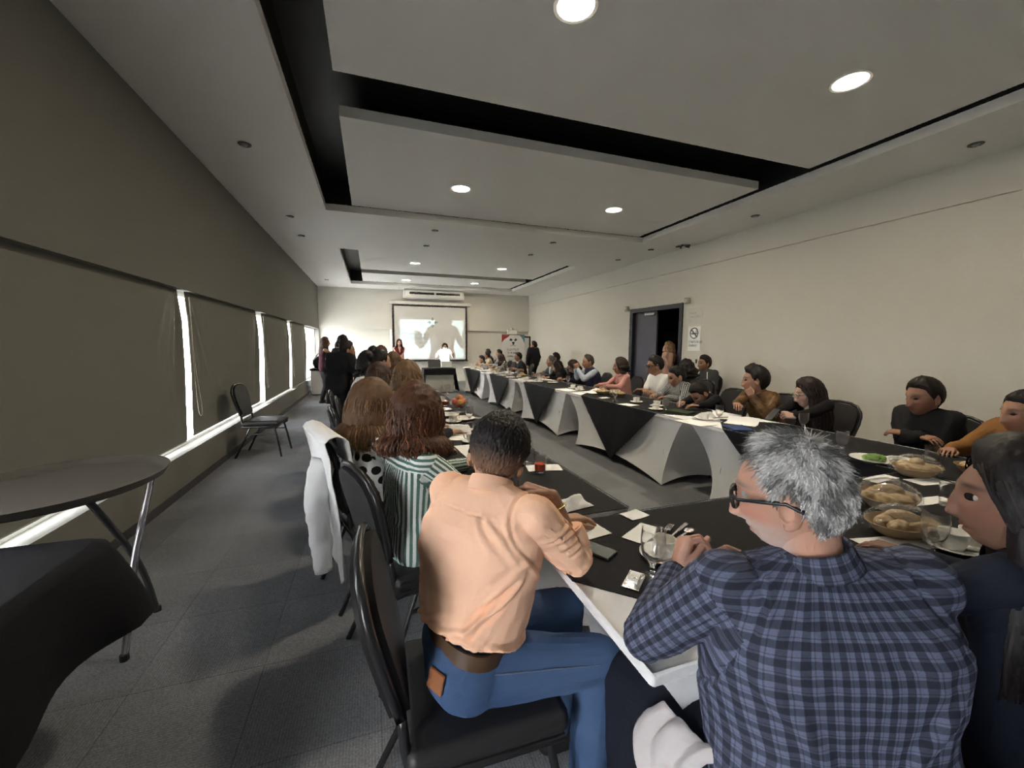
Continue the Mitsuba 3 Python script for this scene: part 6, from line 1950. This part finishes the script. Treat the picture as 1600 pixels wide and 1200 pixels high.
goblet(1.80, 0.79, 'stemmed water glass left of the cup of the dark-haired woman')
tumbler(2.45, 1.04, False, 'clear tumbler in front of the eyes of the dark-haired woman')
tumbler(3.30, 1.50, False, 'clear tumbler beyond the bread at the right edge')
goblet(2.95, 1.80, 'stemmed water glass behind the hair of the man in the plaid shirt')
plate(2.97, 1.62, 'white plate with green salad in front of the man in the black jacket')
k = thing('salad', 'green leaves on the white plate in front of the man in the black jacket', 'salad')
v, f = ico(3)
q = v * [0.075, 0.05, 0.03] * (1 + 0.6 * (meshkit.fbm(v * 3, 3, 2)[:, None] - 0.5))
q[:, 2] = np.abs(q[:, 2])
part(k, 'leaves', trimesh.Trimesh(q, f, process=False), mat((0.14, 0.26, 0.06), 0.6), smooth=True, at=at_(2.97, 1.62, TZ + 0.018))
sheet_paper(1.78, 0.885, 0.26, 0.11, -10, 'white paper with a drawn loop, behind the collar of the man in the plaid shirt', seed=9)
sheet_paper(2.43, 1.10, 0.26, 0.07, -6, 'white card left of the clear tumbler on the head table', seed=10)
sheet_paper(2.79, 1.27, 0.20, 0.10, -10, 'white card beyond the wrapped bread on the head table', seed=11)
sheet_paper(2.60, 1.38, 0.22, 0.07, 5, 'white card behind the largest bread basket', seed=12)

# ---- right row
cup(3.05, 3.08, 160, 'white cup in front of the man bent low writing')
cup(3.16, 3.93, 30, 'white cup in front of the woman in the black and white stripes')
cup(3.13, 4.28, 60, 'white cup between the striped blouse and the white t-shirt')
cup(2.98, 3.72, 200, 'white cup next to the dark notebook of the man bent low writing')
cup(3.12, 5.74, 10, 'white cup in front of the woman in the pink shirt')
cup(3.12, 5.98, 80, 'white cup left of the empty chair on the right row')
goblet(3.12, 2.98, 'stemmed water glass beside the napkin of the man in the brown leather jacket')
goblet(2.98, 3.56, 'stemmed water glass in front of the man bent low writing')
goblet(2.96, 4.50, 'stemmed water glass in front of the man in the white t-shirt')
goblet(3.42, 6.75, 'stemmed water glass in front of the man in the navy vest')
tumbler(3.42, 8.5, False, 'clear tumbler in front of the grey-haired man in the grey jacket')
goblet(3.46, 2.42, 'stemmed water glass in front of the woman with thin glasses')
napkin(3.16, 3.20, 20, 'crumpled white napkin in front of the man in the brown leather jacket', 1.1, 7)
bread_basket(3.24, 4.86, 80, 'open bread basket with pale rolls in front of the man in the white t-shirt', 7, 5, False, 1.0)
bread_basket(3.18, 5.15, 30, 'open bread basket with pale rolls in front of the woman in the pink shirt', 7, 6, False, 0.95)
tumbler(3.36, 5.40, True, 'tumbler of red juice in front of the woman in the pink shirt')
sheet_paper(2.84, 2.98, 0.22, 0.30, 5, 'white papers at the table edge in front of the man bent low writing', seed=13)
sheet_paper(3.22, 2.82, 0.20, 0.26, 30, 'white paper with a raised corner at the hand of the man in the leather jacket', seed=14, curl=0.15)
sheet_paper(3.16, 5.42, 0.22, 0.30, 5, 'white papers beside the red juice of the woman in the pink shirt', seed=15)
sheet_paper(2.98, 4.80, 0.14, 0.10, 5, 'small white card at the table edge by the bread on the right row', seed=16)
sheet_paper(2.94, 5.85, 0.24, 0.36, 5, 'white papers at the table edge left of the pink shirt', seed=17)
sheet_paper(2.92, 4.15, 0.16, 0.20, 15, 'white paper in front of the woman in the black and white stripes', seed=18)


def book(x, y, deg, w, h, t, c, l):
    k = thing('notebook', l, 'notebook')
    part(k, 'cover', tm(rbox(-w / 2, w / 2, -h / 2, h / 2, 0, t, 0.002)), mat(c, 0.5), at=at_(x, y, TZ + 0.005, deg))
    part(k, 'pages', box(-w / 2 + 0.004, w / 2 + 0.0015, -h / 2 + 0.004, h / 2 - 0.004, 0.003, t - 0.003), 'paper', at=at_(x, y, TZ + 0.005, deg))


book(3.10, 3.48, 15, 0.16, 0.26, 0.022, (0.025, 0.035, 0.015), 'dark green notebook under the pen of the man bent low writing')
book(2.98, 2.64, -25, 0.17, 0.24, 0.016, (0.02, 0.045, 0.13), 'blue folder at the table edge in front of the man in the brown leather jacket')
k = thing('pen', 'pen in the hand of the man bent low writing', 'pen')
part(k, 'barrel', tube([(3.21, 3.62, 0.79), (3.27, 3.68, 0.90)], 0.004, 8), mat((0.7, 0.7, 0.7), 0.3))
part(k, 'tip', tube([(3.205, 3.615, 0.781), (3.21, 3.62, 0.79)], [0.001, 0.004], 8), 'black_metal')
k = thing('handheld_phone', 'phone in the hands of the woman with thin glasses', 'phone')
part(k, 'body', tm(rbox(-0.035, 0.035, -0.004, 0.004, -0.07, 0.07, 0.003)), 'black_metal', at=T4().translate([3.39, 2.65, 0.86]).rotate([0, 0, 1], 90).rotate([1, 0, 0], 50))
k = thing('raised_phone', 'phone held up by the woman in the burgundy top near the bright window', 'phone')
part(k, 'body', tm(rbox(-0.04, 0.04, -0.005, 0.005, -0.08, 0.08, 0.003)), mat((0.5, 0.5, 0.5), 0.3), at=T4().translate([-0.78, 10.98, 1.44]).rotate([0, 0, 1], -75))
rng = random.Random(11)
for y in (7.2, 7.75, 8.3, 8.9, 9.5, 10.0, 10.6, 11.1, 11.6, 12.1, 12.5):
    x0 = RXE(y)
    cup(x0 + rng.uniform(0.18, 0.34), y + rng.uniform(-0.1, 0.1), rng.uniform(0, 360))
    if rng.random() < 0.75:
        goblet(x0 + rng.uniform(0.2, 0.45), y + 0.22)
    sheet_paper(x0 + rng.uniform(0.14, 0.26), y + 0.28, 0.2, 0.26, rng.uniform(-20, 20), seed=int(y * 7))
    if rng.random() < 0.7:
        plate(x0 + rng.uniform(0.34, 0.5), y - 0.2, r=0.85)
    if rng.random() < 0.5:
        napkin(x0 + rng.uniform(0.2, 0.5), y + 0.08, rng.uniform(0, 180), seed=int(y * 5))
for y in (8.4, 10.3, 11.9):
    bread_basket(RXE(y) + 0.36, y, 80, f'far bread basket in front of {who(3.6, y)}', 6, int(y), False, 1.1)
for y in (5.6, 6.3, 7.0, 7.8):
    x0 = LXE(y)
    cup(x0 - rng.uniform(0.2, 0.3), y, rng.uniform(0, 360), f'white cup on the far left row, {("first", "second", "third", "fourth")[int((y - 5.5) / 0.7)]} beyond the fruit bowl')
    plate(x0 - 0.4, y + 0.25, f'white plate on the far left row, {("first", "second", "third", "fourth")[int((y - 5.5) / 0.7)]} beyond the fruit bowl')

# ---- cloth hung over chairs
def draped_jacket():
    """white jacket hanging over the chair back of the woman in the polka dot blouse"""
    c0, fwd = V(-0.17, 2.44, 0), ang_vec(72)
    rt_ = V(math.cos(math.radians(72)), -math.sin(math.radians(72)), 0)
    def fn(u, v):
        # v: from the front hem over the top of the chair back to the back hem
        w = 0.25 + 0.03 * np.sin(v * 7) - 0.10 * np.clip((v - 0.62) / 0.38, 0, 1) * np.clip(u * 2 - 0.6, 0, 1)
        s = v * 0.98
        topz = 0.985
        up_len = 0.16
        z = np.where(s < up_len, topz - (up_len - s), topz - np.clip(s - up_len - 0.05, 0, 9))
        a = np.clip((s - up_len) / 0.05, 0, 1)
        z = z + 0.022 * np.sin(PI * a)
        d = np.where(s < up_len, 0.055, 0.055 - 0.11 * a)
        lean = (z - 0.53) * -0.22
        fold = 0.022 * np.sin(u * 13 + 1.2 * np.sin(v * 4)) * np.clip((v - 0.25) * 1.6, 0, 1) + 0.03 * (meshkit.fbm(np.stack([u * 3, v * 4, 0 * u], -1), 3, 6) - 0.5) * np.clip(v * 3, 0, 1)
        X = (u - 0.5) * 2 * w
        hem = 0.07 * np.sin(u * 6.0) * np.clip((v - 0.8) * 5, 0, 1)
        q = c0 + rt_ * X[..., None] + fwd * (d + lean + fold - 0.075 * np.clip((v - 0.3), 0, 1))[..., None]
        q[..., 2] = z + hem
        return q
    return sheet(fn, 44, 60, 0.004)


k = thing('white_jacket', 'white jacket hanging over the chair back of the woman in polka dots', 'jacket')
part(k, 'body', draped_jacket(), 'white_cloth', smooth=True)
def sleeve_mesh():
    p = bez([(-0.25, 2.30, 0.86), (-0.29, 2.27, 0.70), (-0.28, 2.25, 0.48), (-0.27, 2.25, 0.28)], 8)
    m = tube(p, np.interp(np.linspace(0, 1, len(p)), [0, 0.5, 1], [0.062, 0.055, 0.045]), 22)
    m.vertices = m.vertices + (meshkit.fbm(m.vertices * 16, 3, 2)[:, None] - 0.5) * 0.04 * m.vertex_normals
    return m
part(k, 'sleeve', sleeve_mesh(), 'white_cloth', smooth=True)
k = thing('white_coat', 'pale coat heaped at the lower edge beside the man in plaid', 'coat')
def heap(u, v):
    n = meshkit.fbm(np.stack([u * 3, v * 3, 0 * u], -1), 3, 9)
    a = PI * (0.12 + 0.75 * u)
    r = 0.105 + 0.03 * (n - 0.5) + 0.008 * np.sin(v * 16)
    return np.stack([0.695 - r * np.sin(a) - 0.02 * v, 0.575 + 0.15 * v + 0.02 * np.sin(u * 6), 0.525 + r * np.cos(a) - 0.05 * u + 0.03 * (meshkit.fbm(np.stack([u * 7, v * 7, 0 * u], -1), 3, 2) - 0.5)], -1)
part(k, 'cloth', sheet(heap, 30, 26, 0.006), mat((0.50, 0.46, 0.46), 0.9, spec=0.1), smooth=True)
